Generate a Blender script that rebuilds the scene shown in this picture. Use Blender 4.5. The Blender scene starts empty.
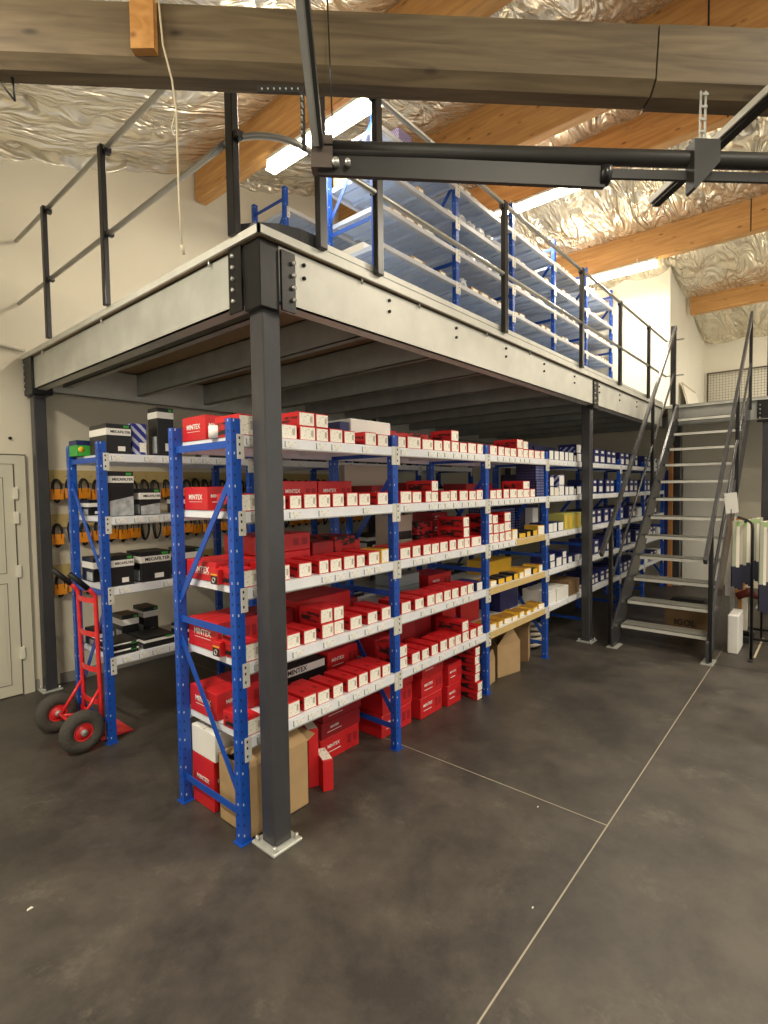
import bpy, math, random
from mathutils import Vector, Matrix
C = bpy.context.scene.collection
R = math.radians
rnd = random.Random(7)

# ------------------------------------------------------------------ materials
def lin(c):
    c = c / 255.0
    return c / 12.92 if c <= .04045 else ((c + .055) / 1.055) ** 2.4
def rgb(r, g, b): return (lin(r), lin(g), lin(b), 1)
MATS = {}
def mat(name, col, rough=.5, metal=0, noise=0, nscale=6, bump=0, bscale=40, emit=None, estr=0, coat=0, stretch=None, col2=None):
    if name in MATS: return MATS[name]
    m = bpy.data.materials.new(name); m.use_nodes = True
    nt = m.node_tree; b = nt.nodes['Principled BSDF']
    b.inputs['Base Color'].default_value = col
    b.inputs['Roughness'].default_value = rough
    b.inputs['Metallic'].default_value = metal
    if coat: b.inputs['Coat Weight'].default_value = coat
    tc = nt.nodes.new('ShaderNodeTexCoord'); src = tc.outputs['Object']
    if stretch:
        mp = nt.nodes.new('ShaderNodeMapping'); mp.inputs['Scale'].default_value = stretch
        nt.links.new(src, mp.inputs[0]); src = mp.outputs[0]
    if noise or col2:
        n = nt.nodes.new('ShaderNodeTexNoise'); n.inputs['Scale'].default_value = nscale
        n.inputs['Detail'].default_value = 6; nt.links.new(src, n.inputs['Vector'])
        r = nt.nodes.new('ShaderNodeValToRGB')
        r.color_ramp.elements[0].position = .3; r.color_ramp.elements[1].position = .7
        c2 = col2 or tuple(min(1, x * (1 + noise)) for x in col[:3]) + (1,)
        c1 = col if col2 else tuple(x * (1 - noise) for x in col[:3]) + (1,)
        r.color_ramp.elements[0].color = c1; r.color_ramp.elements[1].color = c2
        nt.links.new(n.outputs['Fac'], r.inputs[0]); nt.links.new(r.outputs[0], b.inputs['Base Color'])
    if bump:
        n2 = nt.nodes.new('ShaderNodeTexNoise'); n2.inputs['Scale'].default_value = bscale
        n2.inputs['Detail'].default_value = 5; nt.links.new(src, n2.inputs['Vector'])
        bp = nt.nodes.new('ShaderNodeBump'); bp.inputs['Strength'].default_value = bump
        bp.inputs['Distance'].default_value = .02
        nt.links.new(n2.outputs['Fac'], bp.inputs['Height']); nt.links.new(bp.outputs[0], b.inputs['Normal'])
    if emit:
        b.inputs['Emission Color'].default_value = emit; b.inputs['Emission Strength'].default_value = estr
    MATS[name] = m
    return m

def printed(name, paper, ink, sx=1, sz=1, thr=.52):
    """paper carrying rows of small print"""
    m = bpy.data.materials.new(name); m.use_nodes = True
    nt = m.node_tree; b = nt.nodes['Principled BSDF']; b.inputs['Roughness'].default_value = .55
    tc = nt.nodes.new('ShaderNodeTexCoord')
    mp = nt.nodes.new('ShaderNodeMapping'); mp.inputs['Scale'].default_value = (70 * sx, 70 * sx, 150 * sz)
    n = nt.nodes.new('ShaderNodeTexNoise'); n.inputs['Scale'].default_value = 1; n.inputs['Detail'].default_value = 2
    r = nt.nodes.new('ShaderNodeValToRGB'); r.color_ramp.interpolation = 'EASE'
    r.color_ramp.elements[0].position = thr; r.color_ramp.elements[0].color = paper
    r.color_ramp.elements[1].position = thr + .12; r.color_ramp.elements[1].color = ink
    nt.links.new(tc.outputs['Object'], mp.inputs[0]); nt.links.new(mp.outputs[0], n.inputs['Vector'])
    nt.links.new(n.outputs['Fac'], r.inputs[0]); nt.links.new(r.outputs[0], b.inputs['Base Color'])
    MATS[name] = m; return m

def dotted(name, base, dot, scale=38, thr=.33):
    m = bpy.data.materials.new(name); m.use_nodes = True
    nt = m.node_tree; b = nt.nodes['Principled BSDF']; b.inputs['Roughness'].default_value = .5
    tc = nt.nodes.new('ShaderNodeTexCoord'); v = nt.nodes.new('ShaderNodeTexVoronoi')
    v.inputs['Scale'].default_value = scale; v.inputs['Randomness'].default_value = 0
    r = nt.nodes.new('ShaderNodeValToRGB'); r.color_ramp.interpolation = 'CONSTANT'
    r.color_ramp.elements[0].color = dot; r.color_ramp.elements[1].position = thr; r.color_ramp.elements[1].color = base
    nt.links.new(tc.outputs['Object'], v.inputs['Vector']); nt.links.new(v.outputs['Distance'], r.inputs[0])
    nt.links.new(r.outputs[0], b.inputs['Base Color']); MATS[name] = m; return m

def striped(name, a, b2, scale=30):
    m = bpy.data.materials.new(name); m.use_nodes = True
    nt = m.node_tree; b = nt.nodes['Principled BSDF']; b.inputs['Roughness'].default_value = .45
    tc = nt.nodes.new('ShaderNodeTexCoord'); v = nt.nodes.new('ShaderNodeTexWave'); v.bands_direction = 'DIAGONAL'
    v.inputs['Scale'].default_value = scale
    r = nt.nodes.new('ShaderNodeValToRGB'); r.color_ramp.interpolation = 'CONSTANT'
    r.color_ramp.elements[0].color = a; r.color_ramp.elements[1].position = .6; r.color_ramp.elements[1].color = b2
    nt.links.new(tc.outputs['Object'], v.inputs['Vector']); nt.links.new(v.outputs['Fac'], r.inputs[0])
    nt.links.new(r.outputs[0], b.inputs['Base Color']); MATS[name] = m; return m

mat('charcoal', rgb(62, 62, 64), .26, .0, noise=.08, nscale=8, bump=.05, bscale=60)
mat('black_steel', rgb(13, 13, 14), .33, .0, noise=.1, nscale=10)
mat('galv', rgb(190, 191, 182), .4, .25, noise=.12, nscale=5, bump=.03)
mat('galv_pale', rgb(214, 213, 202), .45, .1, noise=.08, nscale=7)
mat('galv_dull', rgb(160, 161, 154), .42, .2, noise=.14, nscale=6)
mat('bolt', rgb(205, 205, 198), .3, .6)
mat('chipboard', rgb(150, 126, 96), .8, noise=.15, nscale=60)
mat('blue', rgb(18, 76, 172), .42, noise=.06, nscale=12)
mat('hole_lit', rgb(196, 204, 214), .6)  # light showing through the post holes, put into the colour
mat('hole_dark', rgb(24, 26, 30), .6)
mat('shelf_grey', rgb(232, 234, 238), .4, noise=.04, nscale=12)
mat('tread_steel', rgb(122, 121, 112), .5, noise=.12, nscale=20)
mat('shelf_front', rgb(196, 198, 204), .45, noise=.04)
mat('deck_top', rgb(196, 202, 212), .5, noise=.06)
mat('shelf_under', rgb(196, 210, 232), .45, noise=.05, nscale=9)
mat('red_card', rgb(200, 32, 36), .42, noise=.06, nscale=14)
mat('dark_red', rgb(150, 22, 28), .5, noise=.15, nscale=9)
mat('cream_card', rgb(232, 226, 206), .6)
mat('white_card', rgb(236, 234, 226), .55, noise=.03)
mat('navy_card', rgb(28, 34, 92), .45, noise=.08)
mat('black_card', rgb(22, 22, 24), .4, noise=.1, nscale=10)
mat('yellow_card', rgb(232, 184, 48), .5, noise=.06)
mat('amber_print', rgb(206, 148, 44), .55, nscale=45, col2=rgb(70, 52, 34))
mat('green_card', rgb(60, 160, 60), .5)
mat('olive_card', rgb(178, 172, 88), .6, noise=.08)
mat('tan_card', rgb(176, 146, 104), .75, noise=.07, nscale=9)
mat('kraft_dark', rgb(128, 100, 66), .8, noise=.1, nscale=9)
mat('greige_card', rgb(186, 176, 158), .6)
mat('grey_print', rgb(172, 176, 178), .5, noise=.35, nscale=22)
mat('teal_grey', rgb(132, 146, 148), .6)
mat('tyre', rgb(74, 70, 62), .8, bump=.6, bscale=110)
mat('truck_red', rgb(222, 46, 48), .35, noise=.05)
mat('grip', rgb(20, 20, 20), .6)
mat('orange_card', rgb(240, 150, 24), .55, noise=.06)
mat('rubber', rgb(24, 24, 25), .6)
mat('pegboard', rgb(196, 172, 112), .7, noise=.06)
mat('wall', rgb(222, 214, 192), .85, noise=.03, nscale=1.5, bump=.05, bscale=30)
mat('wall_white', rgb(236, 232, 218), .85, noise=.02, nscale=1.5)
mat('door_paint', rgb(208, 204, 182), .55)
mat('door_groove', rgb(120, 116, 100), .7)
mat('hinge', rgb(226, 222, 204), .5)
mat('pvc', rgb(206, 200, 182), .5)
mat('rope', rgb(196, 184, 156), .9)
mat('track', rgb(40, 39, 35), .5, .0, noise=.12, nscale=8)
mat('track_brown', rgb(92, 82, 74), .5, .3)
mat('pipe', rgb(168, 166, 158), .32, .6)
mat('plastic_bag', rgb(222, 224, 228), .35, noise=.06)
mat('brown_case', rgb(120, 48, 38), .6)
mat('mesh_wire', rgb(78, 70, 60), .6)
mat('pack_pale', rgb(168, 170, 148), .6)
mat('pack_green', rgb(150, 190, 110), .6)
mat('ink_card', rgb(26, 28, 48), .5)
mat('foam', rgb(232, 230, 222), .8)
mat('baseboard', rgb(150, 148, 140), .6)
mat('tube', rgb(255, 246, 225), .4, emit=rgb(255, 240, 208), estr=22)
mat('lamp_white', rgb(220, 220, 212), .4)
mat('ply', rgb(196, 136, 72), .65, noise=.1, nscale=5, stretch=(1, 1, .2))
printed('label_print', rgb(246, 242, 228), rgb(200, 190, 168), thr=.55)
printed('ticket_print', rgb(238, 237, 230), rgb(186, 186, 182), 1.2, 1.3, thr=.56)
printed('case_print', rgb(20, 20, 22), rgb(120, 40, 34), .3, .3, .56)
printed('art_print', rgb(178, 30, 32), rgb(26, 20, 20), .2, .26, .45)
printed('black_print', rgb(24, 24, 26), rgb(150, 150, 146), .5, .5, .6)
dotted('dot_navy', rgb(22, 26, 70), rgb(120, 126, 176))
striped('stripe_navy', rgb(34, 40, 130), rgb(190, 194, 214), 9)
striped('stripe_purple', rgb(52, 34, 120), rgb(200, 190, 220), 22)

def wood_mat(name, c1, c2, knots, grain=(1.2, 14, 14)):
    m = bpy.data.materials.new(name); m.use_nodes = True
    nt = m.node_tree; b = nt.nodes['Principled BSDF']; b.inputs['Roughness'].default_value = .62
    tc = nt.nodes.new('ShaderNodeTexCoord'); mp = nt.nodes.new('ShaderNodeMapping'); mp.inputs['Scale'].default_value = grain
    nt.links.new(tc.outputs['Object'], mp.inputs[0])
    n = nt.nodes.new('ShaderNodeTexNoise'); n.inputs['Scale'].default_value = 1.6; n.inputs['Detail'].default_value = 8
    n.inputs['Distortion'].default_value = .8
    nt.links.new(mp.outputs[0], n.inputs['Vector'])
    r = nt.nodes.new('ShaderNodeValToRGB'); r.color_ramp.elements[0].position = .3; r.color_ramp.elements[1].position = .72
    r.color_ramp.elements[0].color = c1; r.color_ramp.elements[1].color = c2
    nt.links.new(n.outputs['Fac'], r.inputs[0])
    mp2 = nt.nodes.new('ShaderNodeMapping'); mp2.inputs['Scale'].default_value = (2.6, 7, 7) if grain[0] < grain[1] else (7, 2.6, 7)
    nt.links.new(tc.outputs['Object'], mp2.inputs[0])
    v = nt.nodes.new('ShaderNodeTexVoronoi'); v.inputs['Scale'].default_value = 1.5; nt.links.new(mp2.outputs[0], v.inputs['Vector'])
    r2 = nt.nodes.new('ShaderNodeValToRGB'); r2.color_ramp.elements[0].position = .04; r2.color_ramp.elements[0].color = (knots, knots * .8, knots * .7, 1)
    r2.color_ramp.elements[1].position = .16; r2.color_ramp.elements[1].color = (1, 1, 1, 1)
    nt.links.new(v.outputs['Distance'], r2.inputs[0])
    mx = nt.nodes.new('ShaderNodeMixRGB'); mx.blend_type = 'MULTIPLY'; mx.inputs[0].default_value = 1
    nt.links.new(r.outputs[0], mx.inputs[1]); nt.links.new(r2.outputs[0], mx.inputs[2])
    nt.links.new(mx.outputs[0], b.inputs['Base Color'])
    bp = nt.nodes.new('ShaderNodeBump'); bp.inputs['Strength'].default_value = .15; bp.inputs['Distance'].default_value = .01
    nt.links.new(n.outputs['Fac'], bp.inputs['Height']); nt.links.new(bp.outputs[0], b.inputs['Normal'])
    MATS[name] = m
wood_mat('glulam', rgb(186, 134, 76), rgb(218, 168, 104), .35, (14, 1.2, 14))
wood_mat('old_timber', rgb(80, 66, 46), rgb(122, 106, 78), .3, (1.2, 14, 14))
wood_mat('orange_wood', rgb(178, 124, 58), rgb(204, 150, 84), .5)

def foil_mat():
    m = bpy.data.materials.new('foil'); m.use_nodes = True
    nt = m.node_tree; b = nt.nodes['Principled BSDF']
    b.inputs['Metallic'].default_value = .6; b.inputs['Roughness'].default_value = .24
    tc = nt.nodes.new('ShaderNodeTexCoord')
    n0 = nt.nodes.new('ShaderNodeTexNoise'); n0.inputs['Scale'].default_value = 1.2; n0.inputs['Detail'].default_value = 3
    nt.links.new(tc.outputs['Object'], n0.inputs['Vector'])
    r = nt.nodes.new('ShaderNodeValToRGB'); r.color_ramp.elements[0].color = rgb(226, 212, 184); r.color_ramp.elements[1].color = rgb(244, 240, 226)
    nt.links.new(n0.outputs['Fac'], r.inputs[0]); nt.links.new(r.outputs[0], b.inputs['Base Color'])
    mp = nt.nodes.new('ShaderNodeMapping'); mp.inputs['Scale'].default_value = (.7, 2.6, 1)
    nt.links.new(tc.outputs['Object'], mp.inputs[0])
    n = nt.nodes.new('ShaderNodeTexNoise'); n.inputs['Scale'].default_value = 1.7; n.inputs['Detail'].default_value = 3.2
    n.inputs['Roughness'].default_value = .5; n.inputs['Distortion'].default_value = 1.1
    nt.links.new(mp.outputs[0], n.inputs['Vector'])
    mth = nt.nodes.new('ShaderNodeMath'); mth.operation = 'SUBTRACT'; mth.inputs[1].default_value = .5
    ab = nt.nodes.new('ShaderNodeMath'); ab.operation = 'ABSOLUTE'
    nt.links.new(n.outputs['Fac'], mth.inputs[0]); nt.links.new(mth.outputs[0], ab.inputs[0])
    bp = nt.nodes.new('ShaderNodeBump'); bp.inputs['Strength'].default_value = 1; bp.inputs['Distance'].default_value = .26
    nt.links.new(ab.outputs[0], bp.inputs['Height']); nt.links.new(bp.outputs[0], b.inputs['Normal'])
    MATS['foil'] = m
foil_mat()

def floor_mat():
    m = bpy.data.materials.new('floor_concrete'); m.use_nodes = True
    nt = m.node_tree; b = nt.nodes['Principled BSDF']
    tc = nt.nodes.new('ShaderNodeTexCoord')
    def noise(sc, det, dist=0, rough=.55):
        n = nt.nodes.new('ShaderNodeTexNoise'); n.inputs['Scale'].default_value = sc; n.inputs['Detail'].default_value = det
        n.inputs['Distortion'].default_value = dist; n.inputs['Roughness'].default_value = rough
        nt.links.new(tc.outputs['Object'], n.inputs['Vector']); return n
    a = noise(1.5, 12, .12, .72); r = nt.nodes.new('ShaderNodeValToRGB')
    r.color_ramp.elements[0].position = .40; r.color_ramp.elements[0].color = rgb(54, 50, 46)
    r.color_ramp.elements[1].position = .64; r.color_ramp.elements[1].color = rgb(84, 78, 70)
    nt.links.new(a.outputs['Fac'], r.inputs[0])
    s = noise(2.8, 12, .25, .8); r2 = nt.nodes.new('ShaderNodeValToRGB')
    r2.color_ramp.elements[0].position = .56; r2.color_ramp.elements[0].color = (0, 0, 0, 1)
    r2.color_ramp.elements[1].position = .72; r2.color_ramp.elements[1].color = (.6, .6, .6, 1)
    nt.links.new(s.outputs['Fac'], r2.inputs[0])
    mx = nt.nodes.new('ShaderNodeMixRGB'); mx.inputs[2].default_value = rgb(116, 109, 97)
    nt.links.new(r2.outputs[0], mx.inputs[0]); nt.links.new(r.outputs[0], mx.inputs[1])
    nt.links.new(mx.outputs[0], b.inputs['Base Color'])
    mr = nt.nodes.new('ShaderNodeMapRange'); mr.inputs['To Min'].default_value = .34; mr.inputs['To Max'].default_value = .6
    nt.links.new(a.outputs['Fac'], mr.inputs[0]); nt.links.new(mr.outputs[0], b.inputs['Roughness'])
    f = noise(60, 4); bp = nt.nodes.new('ShaderNodeBump'); bp.inputs['Strength'].default_value = .08; bp.inputs['Distance'].default_value = .01
    nt.links.new(f.outputs['Fac'], bp.inputs['Height']); nt.links.new(bp.outputs[0], b.inputs['Normal'])
    MATS['floor_concrete'] = m
floor_mat()
mat('tan_edge', rgb(206, 178, 118), .55, noise=.06)
mat('joint_line', rgb(158, 150, 132), .8)
mat('joint_dark', rgb(52, 48, 44), .8)
mat('paint_line', rgb(190, 180, 150), .7)
mat('debris', rgb(220, 214, 200), .8)

# ------------------------------------------------------------------ mesh builder
class MB:
    def __init__(s): s.v = []; s.f = []; s.m = []; s.mats = []; s.sm = []
    def mi(s, m):
        if m not in s.mats: s.mats.append(m)
        return s.mats.index(m)
    def add(s, vs, fs, m, smooth=False):
        o = len(s.v); s.v += [tuple(v) for v in vs]; k = s.mi(m)
        for f in fs: s.f.append([i + o for i in f]); s.m.append(k); s.sm.append(smooth)
        return s
    def box(s, x0, x1, y0, y1, z0, z1, m, skip=()):
        if x0 > x1: x0, x1 = x1, x0
        if y0 > y1: y0, y1 = y1, y0
        if z0 > z1: z0, z1 = z1, z0
        vs = [(x, y, z) for z in (z0, z1) for y in (y0, y1) for x in (x0, x1)]
        return s.add(vs, [(0, 2, 3, 1), (4, 5, 7, 6), (0, 1, 5, 4), (2, 6, 7, 3), (0, 4, 6, 2), (1, 3, 7, 5)], m)
    def bbox(s, x0, x1, y0, y1, z0, z1, m, b=.003):
        """box with chamfered edges"""
        P = []; idx = {}
        xs, ys, zs = (x0, x1), (y0, y1), (z0, z1)
        sg = (1, -1)
        for i in (0, 1):
            for j in (0, 1):
                for k in (0, 1):
                    c = (xs[i], ys[j], zs[k])
                    for a in range(3):
                        q = [c[0] + sg[i] * b, c[1] + sg[j] * b, c[2] + sg[k] * b]; q[a] = c[a]
                        idx[(i, j, k, a)] = len(P); P.append(tuple(q))
        F = []
        for a in range(3):
            o = [t for t in range(3) if t != a]
            for sd in (0, 1):
                ring = []
                for (p, q) in ((0, 0), (1, 0), (1, 1), (0, 1)):
                    key = [0, 0, 0]; key[a] = sd; key[o[0]] = p; key[o[1]] = q
                    ring.append(idx[(key[0], key[1], key[2], a)])
                flip = (sd == 0) ^ (a == 1)
                F.append(ring[::-1] if flip else ring)
        for a in range(3):
            o = [t for t in range(3) if t != a]
            for (p, q) in ((0, 0), (1, 0), (1, 1), (0, 1)):
                k0 = [0, 0, 0]; k1 = [0, 0, 0]
                for kk, e in ((k0, 0), (k1, 1)): kk[a] = e; kk[o[0]] = p; kk[o[1]] = q
                F.append([idx[(*k0, o[0])], idx[(*k1, o[0])], idx[(*k1, o[1])], idx[(*k0, o[1])]])
        for i in (0, 1):
            for j in (0, 1):
                for k in (0, 1): F.append([idx[(i, j, k, 0)], idx[(i, j, k, 1)], idx[(i, j, k, 2)]])
        return s.add(P, F, m)
    def prism(s, pts, ext, m):
        """polygon pts (3D) extruded along vector ext"""
        n = len(pts); e = Vector(ext); A = [Vector(p) for p in pts]; B = [p + e for p in A]
        fs = [tuple(range(n))[::-1], tuple(range(n, 2 * n))] + [(i, (i + 1) % n, n + (i + 1) % n, n + i) for i in range(n)]
        return s.add(A + B, fs, m)
    def obox(s, a, b, w, h, m, up=(0, 0, 1)):
        """bar from a to b, width w (sideways), height h (along up)"""
        a, b = Vector(a), Vector(b); d = (b - a).normalized(); sd = d.cross(Vector(up))
        if sd.length < 1e-4: sd = d.cross(Vector((1, 0, 0)))
        sd.normalize(); u = sd.cross(d).normalized()
        pts = [a + sd * (i * w / 2) + u * (j * h / 2) for i, j in ((-1, -1), (1, -1), (1, 1), (-1, 1))]
        return s.prism(pts, b - a, m)
    def tube(s, pts, r, m, n=8, cap=True):
        P = [Vector(p) for p in pts]; vs = []; prev = None
        for i, p in enumerate(P):
            t = (P[min(i + 1, len(P) - 1)] - P[max(i - 1, 0)]).normalized()
            if prev is None:
                a = t.cross(Vector((0, 0, 1)))
                if a.length < 1e-3: a = t.cross(Vector((1, 0, 0)))
            else: a = prev - t * prev.dot(t)
            a.normalize(); prev = a; b = t.cross(a)
            rr = r[i] if isinstance(r, (list, tuple)) else r
            for k in range(n):
                an = 2 * math.pi * k / n; vs.append(p + a * (rr * math.cos(an)) + b * (rr * math.sin(an)))
        fs = [(i * n + k, i * n + (k + 1) % n, (i + 1) * n + (k + 1) % n, (i + 1) * n + k) for i in range(len(P) - 1) for k in range(n)]
        if cap: fs += [tuple(range(n))[::-1], tuple(range((len(P) - 1) * n, len(P) * n))]
        return s.add(vs, fs, m, True)
    def disc(s, c, ax, r, h, m, n=16):
        c = Vector(c); ax = Vector(ax).normalized()
        return s.tube([c - ax * h / 2, c + ax * h / 2], r, m, n)
    def torus(s, c, ax, R1, r, m, n=28, k=10, sz=1, ez=None):
        c = Vector(c); ax = Vector(ax).normalized(); a = ax.cross(Vector((0, 0, 1)))
        if a.length < 1e-3: a = Vector((1, 0, 0))
        a.normalize(); b = ax.cross(a); vs = []
        for i in range(n):
            t = 2 * math.pi * i / n; d = a * math.cos(t) + b * math.sin(t) * sz; p = c + d * R1; dn = (a * math.cos(t) + b * math.sin(t))
            for j in range(k):
                q = 2 * math.pi * j / k; vs.append(p + dn * (r * math.cos(q)) + ax * (r * math.sin(q)))
        fs = [(i * k + j, i * k + (j + 1) % k, ((i + 1) % n) * k + (j + 1) % k, ((i + 1) % n) * k + j) for i in range(n) for j in range(k)]
        return s.add(vs, fs, m, True)
    def mesh(s, name):
        me = bpy.data.meshes.new(name); me.from_pydata(s.v, [], s.f)
        for m in s.mats: me.materials.append(MATS[m])
        for i, p in enumerate(me.polygons): p.material_index = s.m[i]; p.use_smooth = s.sm[i]
        me.update(); return me
    def build(s, name, parent=None, loc=(0, 0, 0)):
        return link(name, s.mesh(name), parent, loc)

def link(name, data, parent=None, loc=(0, 0, 0), rot=None):
    o = bpy.data.objects.new(name, data); C.objects.link(o)
    o.location = loc
    if rot: o.rotation_euler = rot
    if parent: o.parent = parent
    return o
def tag(o, label, cat, group=None, kind=None):
    o['label'] = label; o['category'] = cat
    if group: o['group'] = group
    if kind: o['kind'] = kind
    return o
def thing(name, label, cat, loc=(0, 0, 0), rz=0, group=None):
    return tag(link(name, None, None, loc, (0, 0, rz)), label, cat, group)
def struct(name, mb):
    o = mb.build(name); o['kind'] = 'structure'; return o

TXT = {}
def text_mesh(t, size, m, sx=1.0):
    key = (t, size, m, sx)
    if key not in TXT:
        cu = bpy.data.curves.new('txt', 'FONT'); cu.body = t; cu.size = size; cu.align_x = 'CENTER'; cu.align_y = 'CENTER'
        cu.extrude = .0004; cu.resolution_u = 2; cu.offset = size * .02; cu.space_character = 1.02
        o = bpy.data.objects.new('txt', cu)
        me = bpy.data.meshes.new_from_object(o); bpy.data.objects.remove(o); bpy.data.curves.remove(cu)
        me.transform(Matrix.Diagonal((sx, 1, 1, 1)))
        me.materials.clear(); me.materials.append(MATS[m]); TXT[key] = me
    return TXT[key]
def lettering(t, size, m, parent, loc, face='-y', sx=1.0, name='lettering'):
    rot = {'-y': (R(90), 0, 0), '-x': (R(90), 0, R(-90)), '+z': (0, 0, 0)}[face]
    return link(name, text_mesh(t, size, m, sx), parent, loc, rot)

ORD = ['', 'first', 'second', 'third', 'fourth', 'fifth', 'sixth', 'seventh', 'eighth', 'ninth', 'tenth', 'eleventh', 'twelfth',
       'thirteenth', 'fourteenth', 'fifteenth', 'sixteenth', 'seventeenth', 'eighteenth', 'nineteenth', 'twentieth']
def nth(i):
    if i <= 20: return ORD[i]
    t = {2: 'twenty', 3: 'thirty', 4: 'forty'}[i // 10]
    return t + '-' + ORD[i % 10] if i % 10 else {2: 'twentieth', 3: 'thirtieth', 4: 'fortieth'}[i // 10]

# ------------------------------------------------------------------ camera
CAM = Vector((-1.4514, -1.9261, 1.6716)); YAW, PIT, ROL = R(40.5101), R(-2.6084), R(-.7902); FPX = 524.19
fwd = Vector((math.cos(YAW) * math.cos(PIT), math.sin(YAW) * math.cos(PIT), math.sin(PIT)))
rt = fwd.cross(Vector((0, 0, 1))).normalized(); up = rt.cross(fwd)
r2 = rt * math.cos(ROL) + up * math.sin(ROL); u2 = -rt * math.sin(ROL) + up * math.cos(ROL)
cd = bpy.data.cameras.new('camera'); cam = bpy.data.objects.new('camera', cd); C.objects.link(cam)
M3 = Matrix((r2, u2, -fwd)).transposed()
cam.matrix_world = Matrix.Translation(CAM) @ M3.to_4x4()
cd.sensor_fit = 'HORIZONTAL'; cd.sensor_width = 36; cd.lens = FPX * 36 / 768; cd.clip_start = .05; cd.clip_end = 100
bpy.context.scene.camera = cam

# ------------------------------------------------------------------ room
WY = 3.18
fl = MB().box(-7, 12, -8, WY + .15, -.12, 0, 'floor_concrete'); struct('floor', fl)
j = MB().box(-6, 4.02, -1.122, -1.116, -.001, .0012, 'joint_line').box(4.02, 11, -1.121, -1.117, -.001, .001, 'joint_line'); struct('trim_1', j)
j = MB().box(1.148, 1.153, -1.116, 3.1, -.001, .0012, 'joint_line'); struct('trim_2', j)
j = MB().box(4.17, 4.175, -7, -1.12, -.001, .001, 'joint_dark'); struct('trim_3', j)
def roof(x):
    a = 5.09 + .31 * (x - 1.55)
    b = 1.6716 + 5.18 - .2 * (x + 1.4514)
    return min(a, b)
wl = MB().box(-7, 12, WY, WY + .15, 0, 6.2, 'wall'); struct('wall_back', wl)
struct('baseboard_back', MB().box(.13, 8.6, WY - .012, WY, 0, .09, 'baseboard').box(-.11, -.03, WY - .012, WY, 0, .09, 'baseboard'))
struct('wall_upper_far', MB().box(7.58, 7.7, 0, WY, 2.8, 5.6, 'wall_white'))
struct('wall_upper_side', MB().box(7.70, 10.5, 0, .12, 2.8, 5.5, 'wall_white'))
struct('wall_far', MB().box(10.5, 10.62, -8, 0.12, 2.5, 5.3, 'wall_white'))
struct('wall_under_deck', MB().box(8.65, 8.77, -3.2, WY, 0, 2.764, 'wall'))
struct('wall_lower_far', MB().box(10.5, 10.62, -8, -3.2, 0, 2.5, 'wall'))

# foil clad roof
PUR = [1.55, 3.65, 4.71, 6.65, 8.75]
def foil_ceiling():
    x0, x1, y0, y1, st = -7.0, 12.0, -8.0, WY + .12, .05
    nx, ny = int((x1 - x0) / st), int((y1 - y0) / st)
    rr = random.Random(3); ph = [rr.uniform(0, 6.28) for _ in range(60)]
    vs = []
    for i in range(nx + 1):
        x = x0 + (x1 - x0) * i / nx
        ks = [-6.5, -4.4, -1.3] + PUR + [10.9, 13]
        lo = max(k for k in ks + [-9] if k <= x); hi = min(k for k in ks + [15] if k > x)
        t = (x - lo) / (hi - lo); sag = math.sin(math.pi * t) ** .7
        for jx in range(ny + 1):
            y = y0 + (y1 - y0) * jx / ny
            s = (y / .62) % 1; strip = int(y // .62) % 50
            pill = abs(math.sin(math.pi * s)) ** .5
            w = .014 * math.sin(x * 7 + ph[strip] + 2 * math.sin(y * 4)) + (1.15 - pill) * .022 * math.sin(x * 24 + 5 * s + ph[(strip * 7) % 50])
            z = roof(x) - .02 - sag * (.04 + .11 * pill) + sag * w
            if y > WY - .5: z -= .1 * max(0, (y - (WY - .5)) / .5) ** 2
            vs.append((x, y, z))
    fs = [(i * (ny + 1) + k, i * (ny + 1) + k + 1, (i + 1) * (ny + 1) + k + 1, (i + 1) * (ny + 1) + k) for i in range(nx) for k in range(ny)]
    mb = MB().add(vs, fs, 'foil', True)
    struct('ceiling', mb)
foil_ceiling()
def purlin(x, zt, h, y0, y1, label, w=.13):
    o = MB()
    o.bbox(x - w / 2, x + w / 2, y0, y1, zt - h, zt, 'glulam', .006)
    t = tag(link('roof_beam', None, None, (0, 0, 0)), label, 'roof beam', 'glulam roof beams')
    o.build('timber', t)
    s = MB(); yj = y0 + (y1 - y0) * .58
    s.box(x - w / 2 - .004, x - w / 2, yj, yj + .012, zt - h, zt, 'black_steel'); s.build('joint_strip', t)
    return t
purlin(1.62, roof(1.62), .43, -7, WY - .01, 'orange glulam roof beam running into the back wall above the left lamp')
purlin(3.72, 1.6716 + .80 * 5.1, .60, -7, WY - .01, 'deep glulam roof beam nearest the ridge, partly hidden by the grey timber')
purlin(4.78, 1.6716 + .573 * 6.16 + .43, .43, -7, WY - .01, 'glulam roof beam just beyond the ridge, above the middle lamp')
purlin(6.71, 5.23, .42, -7, WY - .01, 'bright glulam roof beam in front of the white upper wall')
purlin(8.75, 1.6716 + .3085 * 10.14, .29, -7, -.062, 'farthest glulam roof beam, ending on the white side wall')
tag(MB().box(10.38, 10.44, -.24, .02 - .09, 4.58, 4.82, 'kraft_dark').build('insulation_patch'), 'torn square brown patch in the foil above the far wall', 'insulation patch')

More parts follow.
